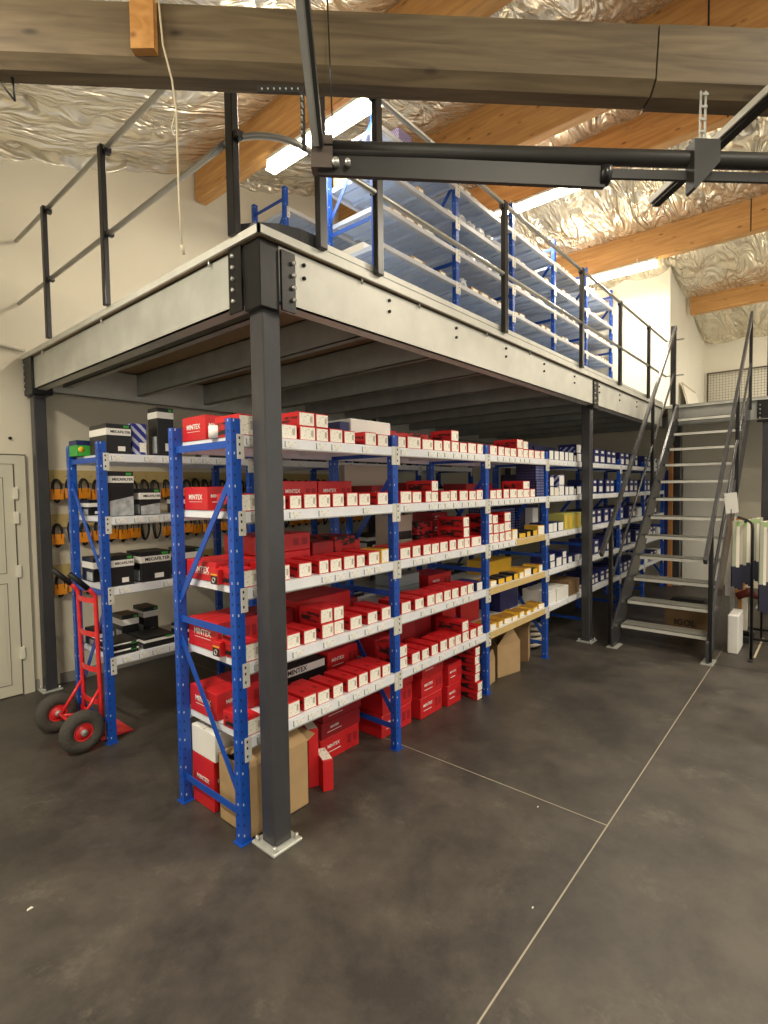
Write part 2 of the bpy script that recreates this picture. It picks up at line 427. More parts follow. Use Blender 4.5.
# door on the left
d = thing('door_1', 'cream panelled door with white hinges at the left edge', 'door', (-.115, WY, 0)); del d['category']; del d['label']; d['kind'] = 'structure'
f = MB().box(-.03, .045, -.03, 0, 0, 1.98, 'door_paint').box(-1.05, -.98, -.03, 0, 0, 1.98, 'door_paint').box(-.98, -.03, -.0301, 0, 1.91, 1.98, 'door_paint').box(-.034, -.0301, -.0295, 0, .01, 1.91, 'door_groove').box(.045, .05, -.034, 0, 0, 1.985, 'door_groove').box(-1.05, .05, -.034, 0, 1.985, 1.99, 'door_groove')
f.build('door_frame', d)
lf = MB().box(-.98, -.04, -.022, -.003, .01, 1.905, 'door_paint')
for z0, z1 in ((.10, .94), (1.02, 1.80)):
    for a, b, c, e in ((-.90, -.895, z0, z1), (-.115, -.11, z0, z1), (-.90, -.11, z0, z0 + .005), (-.90, -.11, z1 - .005, z1)): lf.box(a, b, -.0245, -.02, c, e, 'door_groove')
    lf.box(-.87, -.135, -.026, -.022, z0 + .03, z1 - .03, 'door_paint')
lf.build('door_leaf', d)
for z in (.30, .98, 1.42, 1.62):
    MB().bbox(-.048, -.015, -.05, -.02, z, z + .1, 'hinge', .004).build('hinge', d)
tag(MB().tube([(-2, WY - .02, 2.93), (-.6, WY - .02, 2.90), (-.03, WY - .02, 2.845)], .014, 'pvc').build('conduit_pipe'), 'pale conduit pipe on the wall above the door', 'pipe')
tag(MB().disc((-.16, WY - .01, 2.12), (0, 1, 0), .012, .018, 'black_steel', 8).build('wall_anchor'), 'small dark anchor bolt in the wall above the door', 'bolt')

# ------------------------------------------------------------------ mezzanine
ZB, ZJ, ZD = 2.505, 2.765, 2.80
mz = thing('mezzanine_platform', 'long steel mezzanine with galvanised beams on charcoal columns', 'mezzanine')
def column(x, y, h=2.76, w=.09, plate=.165):
    c = MB().bbox(x, x + w, y, y + w, .012, h, 'charcoal', .006).build('column', mz)
    cx, cy = x + w / 2, y + w / 2; p = plate / 2
    MB().bbox(cx - p, cx + p, cy - p, cy + p, 0, .014, 'galv', .003).build('base_plate', c)
    for a in (-1, 1):
        for b in (-1, 1):
            MB().disc((cx + a * (p - .02), cy + b * (p - .02), .024), (0, 0, 1), .009, .024, 'bolt', 8).build('anchor_bolt', c)
    return c
c1 = column(-.006, -.002, w=.099, plate=.17)
MB().box(.015, .075, -.0012, 0, 1.66, 1.69, 'white_card').build('sticker', c1)
for x in (4.13,): column(x, 0.0)
column(-.02, WY - .14, plate=.15); column(4.13, WY - .14); column(8.22, -.04, w=.12); column(8.22, WY - .16)
def head(x, y, sx=1, both=True):
    h = MB().bbox(x - .035, x + .07, y - .03, y + .09, 2.47, 2.765, 'black_steel', .004)
    h = h.build('column_head', mz)
    if both:
        b = MB().box(x + .072, x + .15, y - .046, y - .032, 2.475, 2.74, 'black_steel').build('splice_plate', h)
        for k in range(4): MB().disc((x + .135, y - .052, 2.53 + .055 * k), (0, 1, 0), .010, .016, 'bolt', 8).build('bolt', b)
        b = MB().box(x - .046, x - .036, y + .092, y + .19, 2.475, 2.76, 'black_steel').build('splice_plate', h)
        for k in range(5): MB().disc((x - .050, y + .15, 2.525 + .05 * k), (1, 0, 0), .009, .016, 'bolt', 8).build('bolt', b)
    return h
head(0, 0)
h2 = MB().bbox(4.105, 4.245, -.045, .02, 2.47, 2.75, 'black_steel', .004).build('column_head', mz)
for px_ in (4.125, 4.215):
    for k in range(5): MB().disc((px_, -.05, 2.52 + .05 * k), (0, 1, 0), .009, .012, 'bolt', 8).build('bolt', h2)
h3 = MB().bbox(-.05, .10, WY - .22, WY - .02, 2.47, 2.765, 'black_steel', .004).build('column_head', mz)
for k in range(5): MB().disc((-.055, WY - .05, 2.52 + .05 * k), (1, 0, 0), .008, .012, 'bolt', 8).build('bolt', h3)
# front beams (C channels, web outside)
def cbeam_x(x0, x1, y, name='edge_beam', par=mz, inward=1):
    m = MB().box(x0, x1, y - .03, y - .022, ZB, ZJ, 'galv_pale').box(x0, x1, y - .03, y + .05 * inward, ZB, ZB + .008, 'galv_pale').box(x0, x1, y - .03, y + .05 * inward, ZJ - .008, ZJ, 'galv')
    return m.build(name, par)
def cbeam_y(y0, y1, x, name='edge_beam', par=mz, m='galv'):
    q = MB().box(x - .03, x - .022, y0, y1, ZB, ZJ, m).box(x - .03, x + .05, y0, y1, ZB, ZB + .008, m).box(x - .03, x + .05, y0, y1, ZJ - .008, ZJ, m)
    return q.build(name, par)
b = cbeam_x(.071, 4.12, 0); b2 = cbeam_x(4.25, 7.02, 0); cbeam_x(.1, 8.64, WY - .10)
JX = [.211, .833, 1.519, 2.209, 2.9, 3.596, 4.30, 5.0, 5.7, 6.4, 7.1, 7.8]
for x in JX:
    for dz in (-.03, .03):
        MB().disc((x, -.035, 2.688 + dz - .005), (0, 1, 0), .009, .012, 'black_steel', 8).build('bolt', b if x < 4.2 else b2)
cbeam_y(.10, WY - .18, 0)
for x in JX:    # joists of C section spanning front to back
    MB().box(x - .003, x + .003, .0, WY - .1, 2.56, 2.76, 'galv_dull').box(x - .003, x + .05, .0, WY - .1, 2.56, 2.566, 'galv_dull').box(x - .003, x + .05, 0, WY - .1, 2.754, 2.76, 'galv_dull').build('joist', mz)
MB().box(-.05, 8.64, -.05, WY - .01, ZJ + .001, ZJ + .026, 'chipboard').build('floor_deck', mz)
MB().box(-.062, 7.02, -.062, -.05, ZJ, ZD, 'galv_pale').box(-.062, -.05, -.062, WY - .01, ZJ, ZD, 'galv_pale').box(-.05, 8.64, -.05, WY - .01, ZD - .008, ZD, 'deck_top').build('deck_edge_trim', mz)
for y in (.35, 1.6, 2.7): MB().tube([(-.045, y, ZJ - .03), (-.045, y, ZJ + .004)], .006, 'bolt', 6).build('deck_screw', mz)
for x in (.6, 1.1, 1.9, 2.6): MB().tube([(x, -.045, ZJ - .03), (x, -.045, ZJ + .004)], .006, 'galv_dull', 6).build('deck_screw', mz)

# guard rail
gr = thing('guard_rail', 'dark posted guard rail with round pipe rails around the mezzanine edge', 'guard rail', (0, 0, 0))
def gpost(x, y, sx=.03, sy=.05, z1=3.74): return MB().bbox(x - sx / 2, x + sx / 2, y - sy / 2, y + sy / 2, ZD, z1, 'black_steel', .003).build('post', gr)
for y in (2.45, 1.435): gpost(-.075, y, .03, .05)
gpost(-.06, .115, .035, .055)
for x in (.29, .70, 2.11, 3.67, 4.87, 6.08): gpost(x, -.075, .05, .035)
gpost(6.95, -.17, .05, .035, 3.9)
def corner_path(z, off=0):
    pts = [(-.06 - off, WY - .02, z), (-.06 - off, .30, z), (-.06 - off, .17, z)]
    r = .26; cx, cy = -.06 + r, -.075 + r + .0
    for k in range(0, 10):
        a = math.pi + (math.pi / 2) * k / 9
        pts.append((cx + r * math.cos(a) - off, cy + r * math.sin(a), z))
    pts += [(.29, -.075, z), (7.0, -.075, z)]
    return pts
MB().tube(corner_path(3.72), .015, 'pipe', 10).build('top_rail', gr)
MB().tube(corner_path(3.22), .015, 'pipe', 10).build('middle_rail', gr)
MB().tube([(7.0, -.075, 3.72), (7.03, -.3, 3.72)], .012, 'pipe').tube([(7.0, -.075, 3.22), (7.03, -.3, 3.22)], .012, 'pipe').build('return_rail', gr)
for (x, y) in ((-.06, 2.45), (-.06, 1.435), (-.06, .115)):
    for z in (3.22, 3.70): MB().box(x - .012, x + .022, y - .055, y - .02, z - .016, z + .016, 'black_steel').build('rail_clamp', gr)
for x in (.70, 2.11, 3.67, 4.87, 6.08):
    for z in (3.22, 3.70): MB().box(x - .04, x - .02, -.085, -.055, z - .014, z + .014, 'black_steel').build('rail_clamp', gr)
tb = MB().box(.31, 7.0, -.045, -.03, ZD, ZD + .055, 'galv_pale').box(.31, 7.0, -.048, -.045, ZD + .02, ZD + .024, 'galv_dull'); tb.build('toe_board', gr)
pts = [(.31, -.04), (.2, -.035), (.1, .0), (.03, .06), (-.02, .14)]
tb = MB()
for (ax, ay), (bx, by) in zip(pts, pts[1:]): tb.prism([(ax, ay, ZD), (bx, by, ZD), (bx + .006, by + .006, ZD), (ax + .006, ay + .006, ZD)], (0, 0, .075), 'charcoal')
tb.build('toe_board', gr)

# ------------------------------------------------------------------ staircase
st = thing('staircase', 'steep open steel staircase with grey treads up to the landing', 'staircase', (0, 0, 0))
YL, YR = -.24, -1.08
def tx(k): return 4.06 + .231 * k
for k in range(1, 13):
    z = .2154 * k; x = tx(k)
    xe = min(x + .23, 6.993); t = MB().box(x, xe, YR + .03, YL - .03, z - .006, z, 'tread_steel').box(x, x + .004, YR + .03, YL - .03, z - .038, z, 'galv_pale').box(xe - .004, xe, YR + .03, YL - .03, z - .03, z, 'tread_steel')
    t.build('tread', st)
for y, mm in ((YL, 'charcoal'), (YR, 'charcoal')):
    x0, x1 = 4.10, 7.02; s_ = .2154 / .231
    pts = [(x0, y - .012, 0), (x0 + .16, y - .012, 0), (6.99, y - .012, 2.53), (6.99, y - .012, 2.795), (6.90, y - .012, 2.795), (x0, y - .012, .2)]
    s = MB().prism(pts, (0, .024, 0), mm).build('stringer', st)
    MB().box(x0 - .02, x0 + .18, y - .05, y + .05, 0, .01, 'galv').build('foot_plate', s)
for y, o in ((YL + .03, 1), (YR - .015, -1)):
    MB().obox((3.84, y, .985), (6.95, y, 3.88), .03, .055, 'charcoal').build('handrail', st)
    MB().tube([(4.13, y, .66), (6.95, y, 3.29)], .014, 'charcoal').build('middle_rail', st)
    for x in (4.14, 5.75, 6.9):
        zt = .985 + (x - 3.84) * .9283; zb = 0 if x < 4.2 else (x - 4.1) * .93 - .0
        MB().bbox(x - .02, x + .02, y - .018, y + .018, zb + .02, zt, 'black_steel', .003).build('post', st)
# landing
ld = thing('landing_platform', 'upper landing at the top of the stairs with grey edge beam', 'landing', (0, 0, 0))
q = MB().box(7.03, 10.49, -3.2, -.063, ZJ, ZD, 'galv_dull'); q.build('floor_deck', ld)
q = MB().box(7.05, 7.058, -3.2, -.1, ZB, ZJ, 'galv_dull').box(7.0, 7.058, -3.2, -.1, ZJ - .006, ZJ, 'galv_pale').box(7.0, 7.058, -3.2, -.1, ZB, ZB + .008, 'galv_dull'); q.build('edge_beam', ld)
c = MB().bbox(7.06, 7.20, -1.36, -1.22, 0.01, ZJ, 'charcoal', .005).build('column', ld)
MB().box(7.02, 7.25, -1.4, -1.18, 0, .012, 'galv').build('base_plate', c)
h = MB().bbox(7.03, 7.05, -1.36, -1.16, 2.47, 2.76, 'black_steel').build('column_head', ld)
for k in range(4): MB().disc((7.026, -1.19, 2.53 + .055 * k), (1, 0, 0), .009, .01, 'bolt', 8).build('bolt', h)
gp = thing('landing_rail', 'dark rail post with two pipe rails beside the stair top', 'guard rail')
MB().bbox(7.12, 7.17, -1.30, -1.25, ZD, 3.95, 'black_steel').build('post', gp)
MB().tube([(7.10, -1.275, 3.72), (7.10, -3.1, 3.72)], .014, 'pipe').build('rail', gp)
MB().tube([(7.10, -1.275, 3.22), (7.10, -3.1, 3.22)], .014, 'pipe').build('rail', gp)
# mesh panel on the landing and leaning board
mp = thing('mesh_panel', 'framed wire mesh panel standing on the landing by the far wall', 'mesh panel')
MB().box(10.40, 10.425, -.075, -.05, ZD, 3.80, 'mesh_wire').box(10.40, 10.425, -2.2, -2.17, ZD, 3.80, 'mesh_wire').box(10.40, 10.425, -2.2, -.05, 3.775, 3.80, 'mesh_wire').box(10.40, 10.425, -2.2, -.05, ZD, ZD + .025, 'mesh_wire').build('frame', mp)
w = MB()
for k in range(1, 42): w.box(10.41, 10.414, -.06 - .05 * k, -.056 - .05 * k, ZD, 3.79, 'mesh_wire')
for k in range(1, 20): w.box(10.41, 10.414, -2.18, -.06, ZD + .05 * k, ZD + .05 * k + .004, 'mesh_wire')
w.build('wire_mesh', mp)
tag(MB().prism([(8.2, -.16, ZD), (9.75, -.16, ZD), (9.3, -.03, 3.30), (8.2, -.03, 3.32)], (0, -.012, 0), 'wall_white').prism([(8.2, -.176, ZD), (8.23, -.176, ZD), (8.23, -.046, 3.32), (8.2, -.046, 3.32)], (0, -.004, 0), 'greige_card').prism([(8.23, -.048, 3.315), (9.3, -.048, 3.295), (9.3, -.045, 3.27), (8.23, -.045, 3.29)], (0, -.006, 0), 'greige_card').build('leaning_board'), 'white board leaning on the side wall of the landing', 'board')

# ------------------------------------------------------------------ pallet-style shelving
def post_mesh(h, mirror=1):
    m = MB().box(0, .05, 0, .045 * mirror, 0, h, 'blue'); n = int(h / .05)
    y = 0 if mirror > 0 else .0
    for k in range(n):
        z = .035 + .05 * k
        if k % 1 == 0:
            s = -.0008 if mirror > 0 else .0008
            m.box(.012, .018, s, 0, z, z + .012, 'hole_dark' if k % 3 else 'hole_lit')
            m.box(-.0008, 0, .02 * mirror, .026 * mirror, z, z + .012, 'hole_dark' if k % 3 else 'hole_lit')
    m.box(-.012, .062, -.012, .057 * mirror if mirror > 0 else .0, 0, .004, 'blue')
    return m.mesh('upright_post')
PM = {}
def pm(h, mir=1):
    if (h, mir) not in PM: PM[(h, mir)] = post_mesh(h, mir)
    return PM[(h, mir)]
def brace_mesh(depth, h, flip=False):
    out = []
    y0, y1 = (depth - .02, .02) if flip else (.02, depth - .02)
    k = h / 2.0
    for (ya, za, yb, zb) in ((y0, 1.885, y1, 1.885), (y0, 1.75, y1, 1.07), (y0, 1.0, y1, 1.0), (y1, .92, y0, .2), (y0, .14, y1, .14)):
        out.append(MB().obox((.018, ya, za * k), (.018, yb, zb * k), .006, .034, 'blue').mesh('brace'))
    return out
def rack(name, label, x0, yf, yr, nb, bay, levels, h, z0=0, ends=True, tickets=3, cat='shelving rack', flip=False, under='shelf_grey'):
    t = thing(name, label, cat, (x0, yf, z0))
    dep = yr - yf; bm = brace_mesh(dep, h, flip)
    for i in range(nb + 1):
        x = bay * i
        f = link('upright_post', pm(h), t, (x, 0, 0)); link('upright_post', pm(h), t, (x, dep - .045, 0))
        for b_ in bm: link('brace', b_, f)
    bc = 'shelf_grey' if under == 'shelf_grey' else 'shelf_front'; bh = .056 if under == 'shelf_grey' else .042
    beam = MB().box(.05, bay, -.004, .03, -bh, 0, bc).box(.05, bay, -.0055, -.004, -bh, -bh + .006, 'galv_dull')
    beam.box(.028, .064, -.006, -.0005, -.11, .004, 'galv_pale').box(bay - .012, bay + .024, -.006, -.0005, -.11, .004, 'galv_pale')
    for z in (-.02, -.05, -.09):
        beam.box(.036, .044, -.0068, -.006, z, z + .012, 'hole_dark')
    beam = beam.mesh('shelf_beam')
    rear = MB().box(.05, bay, -.03, .004, -bh, 0, bc).mesh('shelf_beam')
    pan = MB(); n = 4
    for k in range(n):
        a = .055 + (bay - .06) * k / n; b_ = .055 + (bay - .06) * (k + 1) / n - .003
        pan.box(a, b_, .03, dep - .03, -.006, 0, under if under != 'shelf_under' else 'shelf_under').box(a, a + .006, .03, dep - .03, -.035, 0, under).box(b_ - .006, b_, .03, dep - .03, -.035, 0, under)
        pan.box((a + b_) / 2 - .018, (a + b_) / 2 + .018, .03, dep - .03, -.014, 0, under)
    pan = pan.mesh('shelf_panel')
    tk = MB().box(-.036, .036, -.0068, -.0045, -.044, -.012, 'ticket_print').box(-.0385, -.036, -.008, -.004, -.043, -.013, 'teal_grey').mesh('price_ticket')
    for i in range(nb):
        for li, z in enumerate(levels):
            b_ = link('shelf_beam', beam, t, (bay * i, 0, z)); link('shelf_beam', rear, t, (bay * i, dep, z)); link('shelf_panel', pan, t, (bay * i, 0, z))
            if i < tickets:
                n = 9 if i == 0 else 10
                for k in range(n):
                    if rnd.random() < .2: continue
                    link('price_ticket', tk, b_, (.11 + (bay - .16) * (k + .3 * rnd.random()) / n, 0, 0))
            elif i < tickets + 3 and tickets:
                s = MB()
                for k in range(9):
                    xk = .11 + (bay - .16) * k / 9
                    s.box(xk - .03, xk + .03, -.0068, -.0045, -.044, -.012, 'ticket_print')
                o = s.build('price_ticket', b_); o['kind'] = 'stuff'
    return t
SH = [1.9254, 1.57, 1.2108, .8546, .4993]
X0, YF, YRR, BAY = -.081, .1513, .7259, 1.1504
rack('shelving_rack', 'long blue shelving rack of red and navy boxes under the mezzanine front', X0, YF, YRR, 7, BAY, SH, 2.0, tickets=3)
T2 = [1.9227, 1.5069, 1.0389, .5693]
rack('shelving_rack', 'blue shelving rack of black boxes in front of the back wall', -.064, 1.677, 2.236, 4, BAY, T2, 2.0, tickets=1, flip=True)
UL = [4.51, 4.21, 3.91, 3.61, 3.31, 3.0]
rack('shelving_rack', 'long blue shelving rack standing on the upper deck along the guard rail', 1.70, .81, 1.385, 5, BAY, [z - ZD for z in UL], 2.0, ZD, tickets=0, under='shelf_under')
rack('shelving_rack', 'short blue rack on the upper deck close to the back wall', 2.15, 2.45, 3.02, 2, BAY, [4.62 - ZD, 4.2 - ZD, 3.7 - ZD, 3.2 - ZD], 2.02, ZD, tickets=0, under='shelf_under')

# ------------------------------------------------------------------ cartons
CACHE = {}
KIND = {'r': ('red_card', 'red', 'art_print'), 'y': ('yellow_card', 'yellow', 'yellow_card'), 'b': ('black_card', 'black and yellow', 'black_card'),
        'n': ('navy_card', 'navy', 'navy_card'), 'N': ('navy_card', 'tall navy', 'navy_card'), 'w': ('navy_card', 'navy', 'stripe_navy'),
        's': ('stripe_navy', 'blue striped', 'stripe_navy'), 'g': ('greige_card', 'beige', 'greige_card'), 'v': ('olive_card', 'olive green', 'olive_card'),
        'W': ('white_card', 'white', 'white_card'), 'c': ('kraft_dark', 'brown', 'kraft_dark'), 'd': ('dot_navy', 'dotted navy', 'dot_navy')}
def carton_meshes(kind, w, h, dp):
    key = (kind, w, h, dp)
    if key in CACHE: return CACHE[key]
    body, _, side = KIND[kind]
    m = MB().bbox(-w / 2, w / 2, 0, dp, 0, h, body, .002)
    m.box(-w / 2 + .002, w / 2 - .002, -.0004, .0003, h - .012, h - .011, 'joint_dark')          # lid seam
    if side != body:
        m.box(-w / 2 - .0005, -w / 2, .012, dp - .02, h * .06, h * .70, side)
    if kind == 'r': m.box(-w * .10, w * .14, dp * .25, dp * .42, h, h + .0004, 'dark_red')
    if kind in 'yb': m.box(-w / 2 + .004, w / 2 - .004, .01, dp - .01, h, h + .001, 'black_print' if kind == 'b' else 'amber_print')
    body_me = m.mesh('carton')
    lm = None
    if kind in 'rywngsb':
        a = w * (.45 if kind != 'n' else .34)
        c = {'r': 'label_print', 'y': 'label_print', 'w': 'white_card', 'n': 'white_card', 'g': 'cream_card', 's': 'white_card', 'b': 'yellow_card'}[kind]
        lm = MB().box(-a, a, -.0012, 0, h * .06, h * .93, c)
        if kind == 'r': lm.box(a * .45, a * .8, -.0015, -.0012, h * .3, h * .72, 'greige_card')
        lm = lm.mesh('end_label')
    if kind == 'N':
        lm = MB().box(-w * .30, w * .30, -.0012, 0, h * .14, h * .52, 'white_card').box(-w * .22, w * .22, -.0012, 0, h * .74, h * .90, 'white_card').mesh('end_label')
    if kind == 'v':
        lm = MB().box(-w * .36, w * .1, -.0012, 0, h * .1, h * .9, 'yellow_card').mesh('end_label')
    CACHE[key] = (body_me, lm); return CACHE[key]
def carton(kind, x, y, z, w, h, dp, label, cat='box', group=None, rz=0):
    b_, l_ = carton_meshes(kind, round(w, 2), round(h, 3), round(dp, 2))
    o = link('carton', b_, None, (x, y, z), (0, 0, rz)); tag(o, label, cat, group)
    if l_: link('end_label', l_, o)
    return o
ROWS = {
1:[(0.211,0.321,1,'r'),(0.337,0.447,2,'r'),(0.45,0.542,2,'r'),(0.55,0.652,1,'r'),(0.659,0.751,1,'r'),(0.831,0.938,1,'r'),(0.943,1.05,1,'r'),(1.137,1.225,1,'r'),(1.233,1.383,1,'r'),(1.399,1.536,1,'r'),(1.543,1.643,1,'r'),(1.648,1.743,1,'r'),(1.758,1.862,2,'r'),(1.869,1.975,1,'r'),(1.982,2.106,1,'r'),(2.113,2.21,1,'r'),(2.312,2.434,1,'r'),(2.455,2.561,1,'r'),(2.564,2.665,1,'r'),(2.668,2.778,1,'r'),(2.799,2.915,2,'r'),(2.918,3.023,2,'r'),(3.025,3.138,1,'r'),(3.144,3.274,1,'r'),(3.285,3.365,1,'r'),(3.482,3.584,1,'w'),(3.607,3.721,1,'w'),(3.732,3.854,1,'w'),(3.867,3.959,1,'w'),(3.963,4.098,1,'w'),(4.111,4.192,1,'n'),(4.197,4.335,2,'w'),(4.79,4.986,1,'N'),(4.991,5.197,1,'N'),(5.238,5.425,1,'N'),(5.431,5.627,1,'N'),(5.771,5.99,1,'N'),(5.997,6.191,1,'N')],
2:[(0.16,0.237,1,'r'),(0.257,0.343,1,'r'),(0.354,0.444,1,'r'),(0.458,0.548,1,'r'),(0.559,0.656,1,'r'),(0.669,0.767,1,'r'),(0.776,0.877,1,'r'),(0.935,1.043,1,'r'),(1.152,1.278,1,'r'),(1.282,1.385,1,'r'),(1.431,1.503,1,'r'),(1.504,1.589,2,'r'),(1.61,1.73,1,'r'),(1.738,1.833,1,'r'),(1.849,1.977,1,'r'),(1.988,2.093,1,'r'),(2.099,2.2,1,'r'),(2.309,2.418,1,'r'),(2.42,2.514,1,'r'),(2.539,2.645,1,'r'),(2.651,2.783,1,'r'),(2.786,2.914,1,'r'),(2.917,3.051,2,'r'),(3.058,3.157,1,'r'),(3.181,3.271,2,'d'),(3.275,3.365,2,'d'),(3.502,3.6,2,'w'),(3.608,3.718,1,'g'),(3.726,3.864,2,'s'),(3.873,3.966,1,'w'),(3.974,4.118,1,'w'),(4.127,4.195,1,'n'),(4.199,4.334,1,'w'),(4.753,4.903,1,'N'),(4.947,5.127,1,'N'),(5.208,5.376,1,'N'),(5.382,5.551,1,'N')],
3:[(0.175,0.255,1,'r'),(0.307,0.402,1,'r'),(0.451,0.527,1,'r'),(0.532,0.63,1,'r'),(0.639,0.732,1,'r'),(0.741,0.819,1,'r'),(0.849,0.949,1,'r'),(0.952,1.05,1,'y'),(1.145,1.259,1,'r'),(1.276,1.372,1,'r'),(1.4,1.495,1,'r'),(1.503,1.592,1,'r'),(1.598,1.705,1,'r'),(1.718,1.813,1,'r'),(1.825,1.922,1,'r'),(1.924,2.006,3,'r'),(2.019,2.172,1,'r'),(2.288,2.365,3,'r'),(2.37,2.466,3,'r'),(2.468,2.564,2,'r'),(2.57,2.684,3,'r'),(2.689,2.814,1,'y'),(2.841,2.95,1,'b'),(2.957,3.08,1,'b'),(3.096,3.215,1,'b'),(3.232,3.355,1,'y'),(3.457,3.567,1,'w'),(3.574,3.683,1,'w'),(3.695,3.841,1,'w'),(3.858,3.968,1,'v'),(3.972,4.116,1,'v'),(4.125,4.333,1,'v'),(4.715,4.875,1,'N'),(4.897,5.075,1,'N'),(5.162,5.346,1,'N')],
4:[(0.223,0.313,1,'r'),(0.334,0.426,1,'r'),(0.462,0.554,2,'r'),(0.556,0.636,2,'r'),(0.678,0.784,1,'r'),(0.83,0.927,1,'r'),(0.959,1.05,1,'r'),(1.152,1.26,1,'r'),(1.3,1.403,1,'r'),(1.44,1.53,1,'r'),(1.537,1.635,1,'r'),(1.646,1.739,1,'r'),(1.743,1.839,1,'r'),(1.859,1.956,1,'r'),(1.964,2.055,1,'r'),(2.091,2.202,1,'n'),(2.315,2.425,1,'y'),(2.452,2.562,1,'b'),(2.576,2.705,1,'b'),(2.72,2.809,1,'b'),(2.815,2.933,1,'y'),(2.936,3.072,1,'y'),(3.095,3.214,1,'b'),(3.221,3.348,1,'y'),(3.484,3.637,2,'n'),(3.657,3.797,1,'w'),(3.806,3.944,2,'n'),(3.965,4.097,1,'n'),(4.119,4.326,1,'n'),(4.794,4.979,1,'N'),(5.256,5.377,1,'N'),(5.408,5.565,1,'N')],
5:[(0.215,0.303,1,'r'),(0.328,0.418,1,'r'),(0.421,0.514,1,'r'),(0.541,0.621,1,'r'),(0.649,0.738,1,'r'),(0.748,0.833,1,'r'),(0.845,0.945,1,'r'),(0.96,1.042,1,'r'),(1.132,1.216,2,'r'),(1.259,1.351,1,'r'),(1.368,1.456,1,'r'),(1.48,1.569,1,'r'),(1.59,1.681,1,'r'),(1.694,1.782,1,'r'),(1.789,1.87,1,'r'),(1.888,1.977,2,'r'),(1.998,2.094,1,'r'),(2.098,2.187,1,'r'),(2.304,2.409,1,'y'),(2.422,2.545,1,'y'),(2.554,2.674,1,'y'),(2.688,2.808,1,'y'),(2.823,2.948,1,'y'),(2.961,3.095,1,'y'),(3.105,3.231,1,'y'),(3.242,3.36,1,'y'),(3.473,3.65,1,'W'),(3.666,3.972,1,'W'),(3.989,4.296,1,'c'),(4.714,4.836,1,'N'),(4.842,4.974,1,'N')]}
SN = ['', 'top', 'second', 'middle', 'fourth', 'lowest']
BN = ['nearest', 'second', 'third', 'fourth', 'fifth', 'sixth', 'seventh']
for s in (1, 2, 3, 4, 5):          # the far bays, seen between the stair rails
    last = ROWS[s][-1][1]
    x = max(last + .05, 4.75)
    while x < 7.85:
        w = .17 + .05 * rnd.random()
        b_ = (x - X0) / BAY; fb = (b_ - int(b_)) * BAY
        if fb < .05 or fb + w > BAY: x += .06; continue
        if rnd.random() < .84: ROWS[s].append((round(x, 3), round(x + w - .02, 3), 1, 'N' if x < 6.5 or rnd.random() < .5 else 'W'))
        x += w + .01
for s, lst in ROWS.items():
    cnt = {}
    for (a, b_, n, k) in lst:
        bay = int((((a + b_) / 2) - X0) / BAY); cnt[bay] = cnt.get(bay, 0) + 1
        w = min(b_ - a - .004, .30) * (.82 if k in 'yb' else 1); r_ = random.Random(int(a * 1000) + s)
        h = {'r': .073 + .008 * r_.random(), 'N': .17, 'v': .17, 'w': .095, 'n': .07, 's': .105, 'g': .085, 'W': .13, 'c': .16, 'y': .06, 'b': .055, 'd': .15}[k]
        if k in 'yb': h *= r_.uniform(.7, 1.15)
        if s == 5 and k == 'y': h = .03 + .02 * r_.random()
        if s == 3 and k == 'y': h = .085
        if s == 5 and k == 'N': h = .13
        dp = {'r': .17 + .08 * r_.random(), 'y': .16, 'b': .15, 'N': .3, 'W': .28, 'c': .3}.get(k, .2)
        for q in range(n):
            nm = KIND[k][1]
            pos = '%s from left at %s shelf front, %s bay' % (nth(cnt[bay]), SN[s], BN[bay])
            if n == 1: lab = '%s box, %s' % (nm, pos)
            else: lab = '%s %s box of the stack %s' % ((['lower', 'upper'] if n == 2 else ['lowest', 'middle', 'topmost'])[q], nm, pos)
            jit = .006 * r_.random() + (.004 * q if q else 0)
            carton(k, (a + b_) / 2, YF + .012 + jit + (.02 if k == 'N' else 0), SH[s - 1] + .0005 + q * (h + .0006), w, h, dp, lab, 'box', 'boxes along the %s shelf of the long rack' % SN[s], R(r_.uniform(-1, 1)) if q else (R(r_.uniform(-14, 10)) if k in 'yb' else 0))

# larger cartons with lettering ------------------------------------------------
def big_box(x0, x1, y0, y1, z0, z1, label, col='red_card', text='MINTEX', side='-x', front=True, tsize=None, group=None, tcol='white_card', band=None, name='carton'):
    t = thing(name, label, 'box', ((x0 + x1) / 2, (y0 + y1) / 2, z0), 0, group)
    w, dp, h = x1 - x0, y1 - y0, z1 - z0
    m = MB().bbox(-w / 2, w / 2, -dp / 2, dp / 2, 0, h, col, .003)
    m.build('body', t)
    MB().box(-w / 2, w / 2, -.0015, .0015, h, h + .0006, 'dark_red' if 'red' in col else 'kraft_dark').build('top_seam', t)
    if text:
        ts = tsize or min(dp if side == '-x' else w, .5) * .16
        if side: lettering(text, ts, tcol, t, (-w / 2 - .001, 0, h * .56), '-x')
        if side: MB().box(-w / 2 - .001, -w / 2, -dp * .28, dp * .28, h * .36, h * .375, tcol).build('print_line', t)
        if front:
            ts2 = min(w * .12, h * .2)
            lettering(text, ts2, tcol, t, (-w * .18, -dp / 2 - .001, h * .6), '-y')
            MB().box(-w * .36, w * .0, -dp / 2 - .001, -dp / 2, h * .34, h * .37, tcol).build('print_line', t)
            for q_ in (.18, .34): MB().box(w * q_, w * (q_ + .1), -dp / 2 - .001, -dp / 2, h * .3, h * .7, 'dark_red').build('printed_mark', t)
    return t
G1 = 'red cartons facing the rack end'
big_box(-.028, .17, .455, .675, SH[0] + .001, SH[0] + .125, 'red lettered carton at the open end of the top shelf', group=G1)
big_box(-.028, .17, .455, .675, SH[1] + .001, SH[1] + .12, 'red lettered carton at the open end of the second shelf', group=G1)
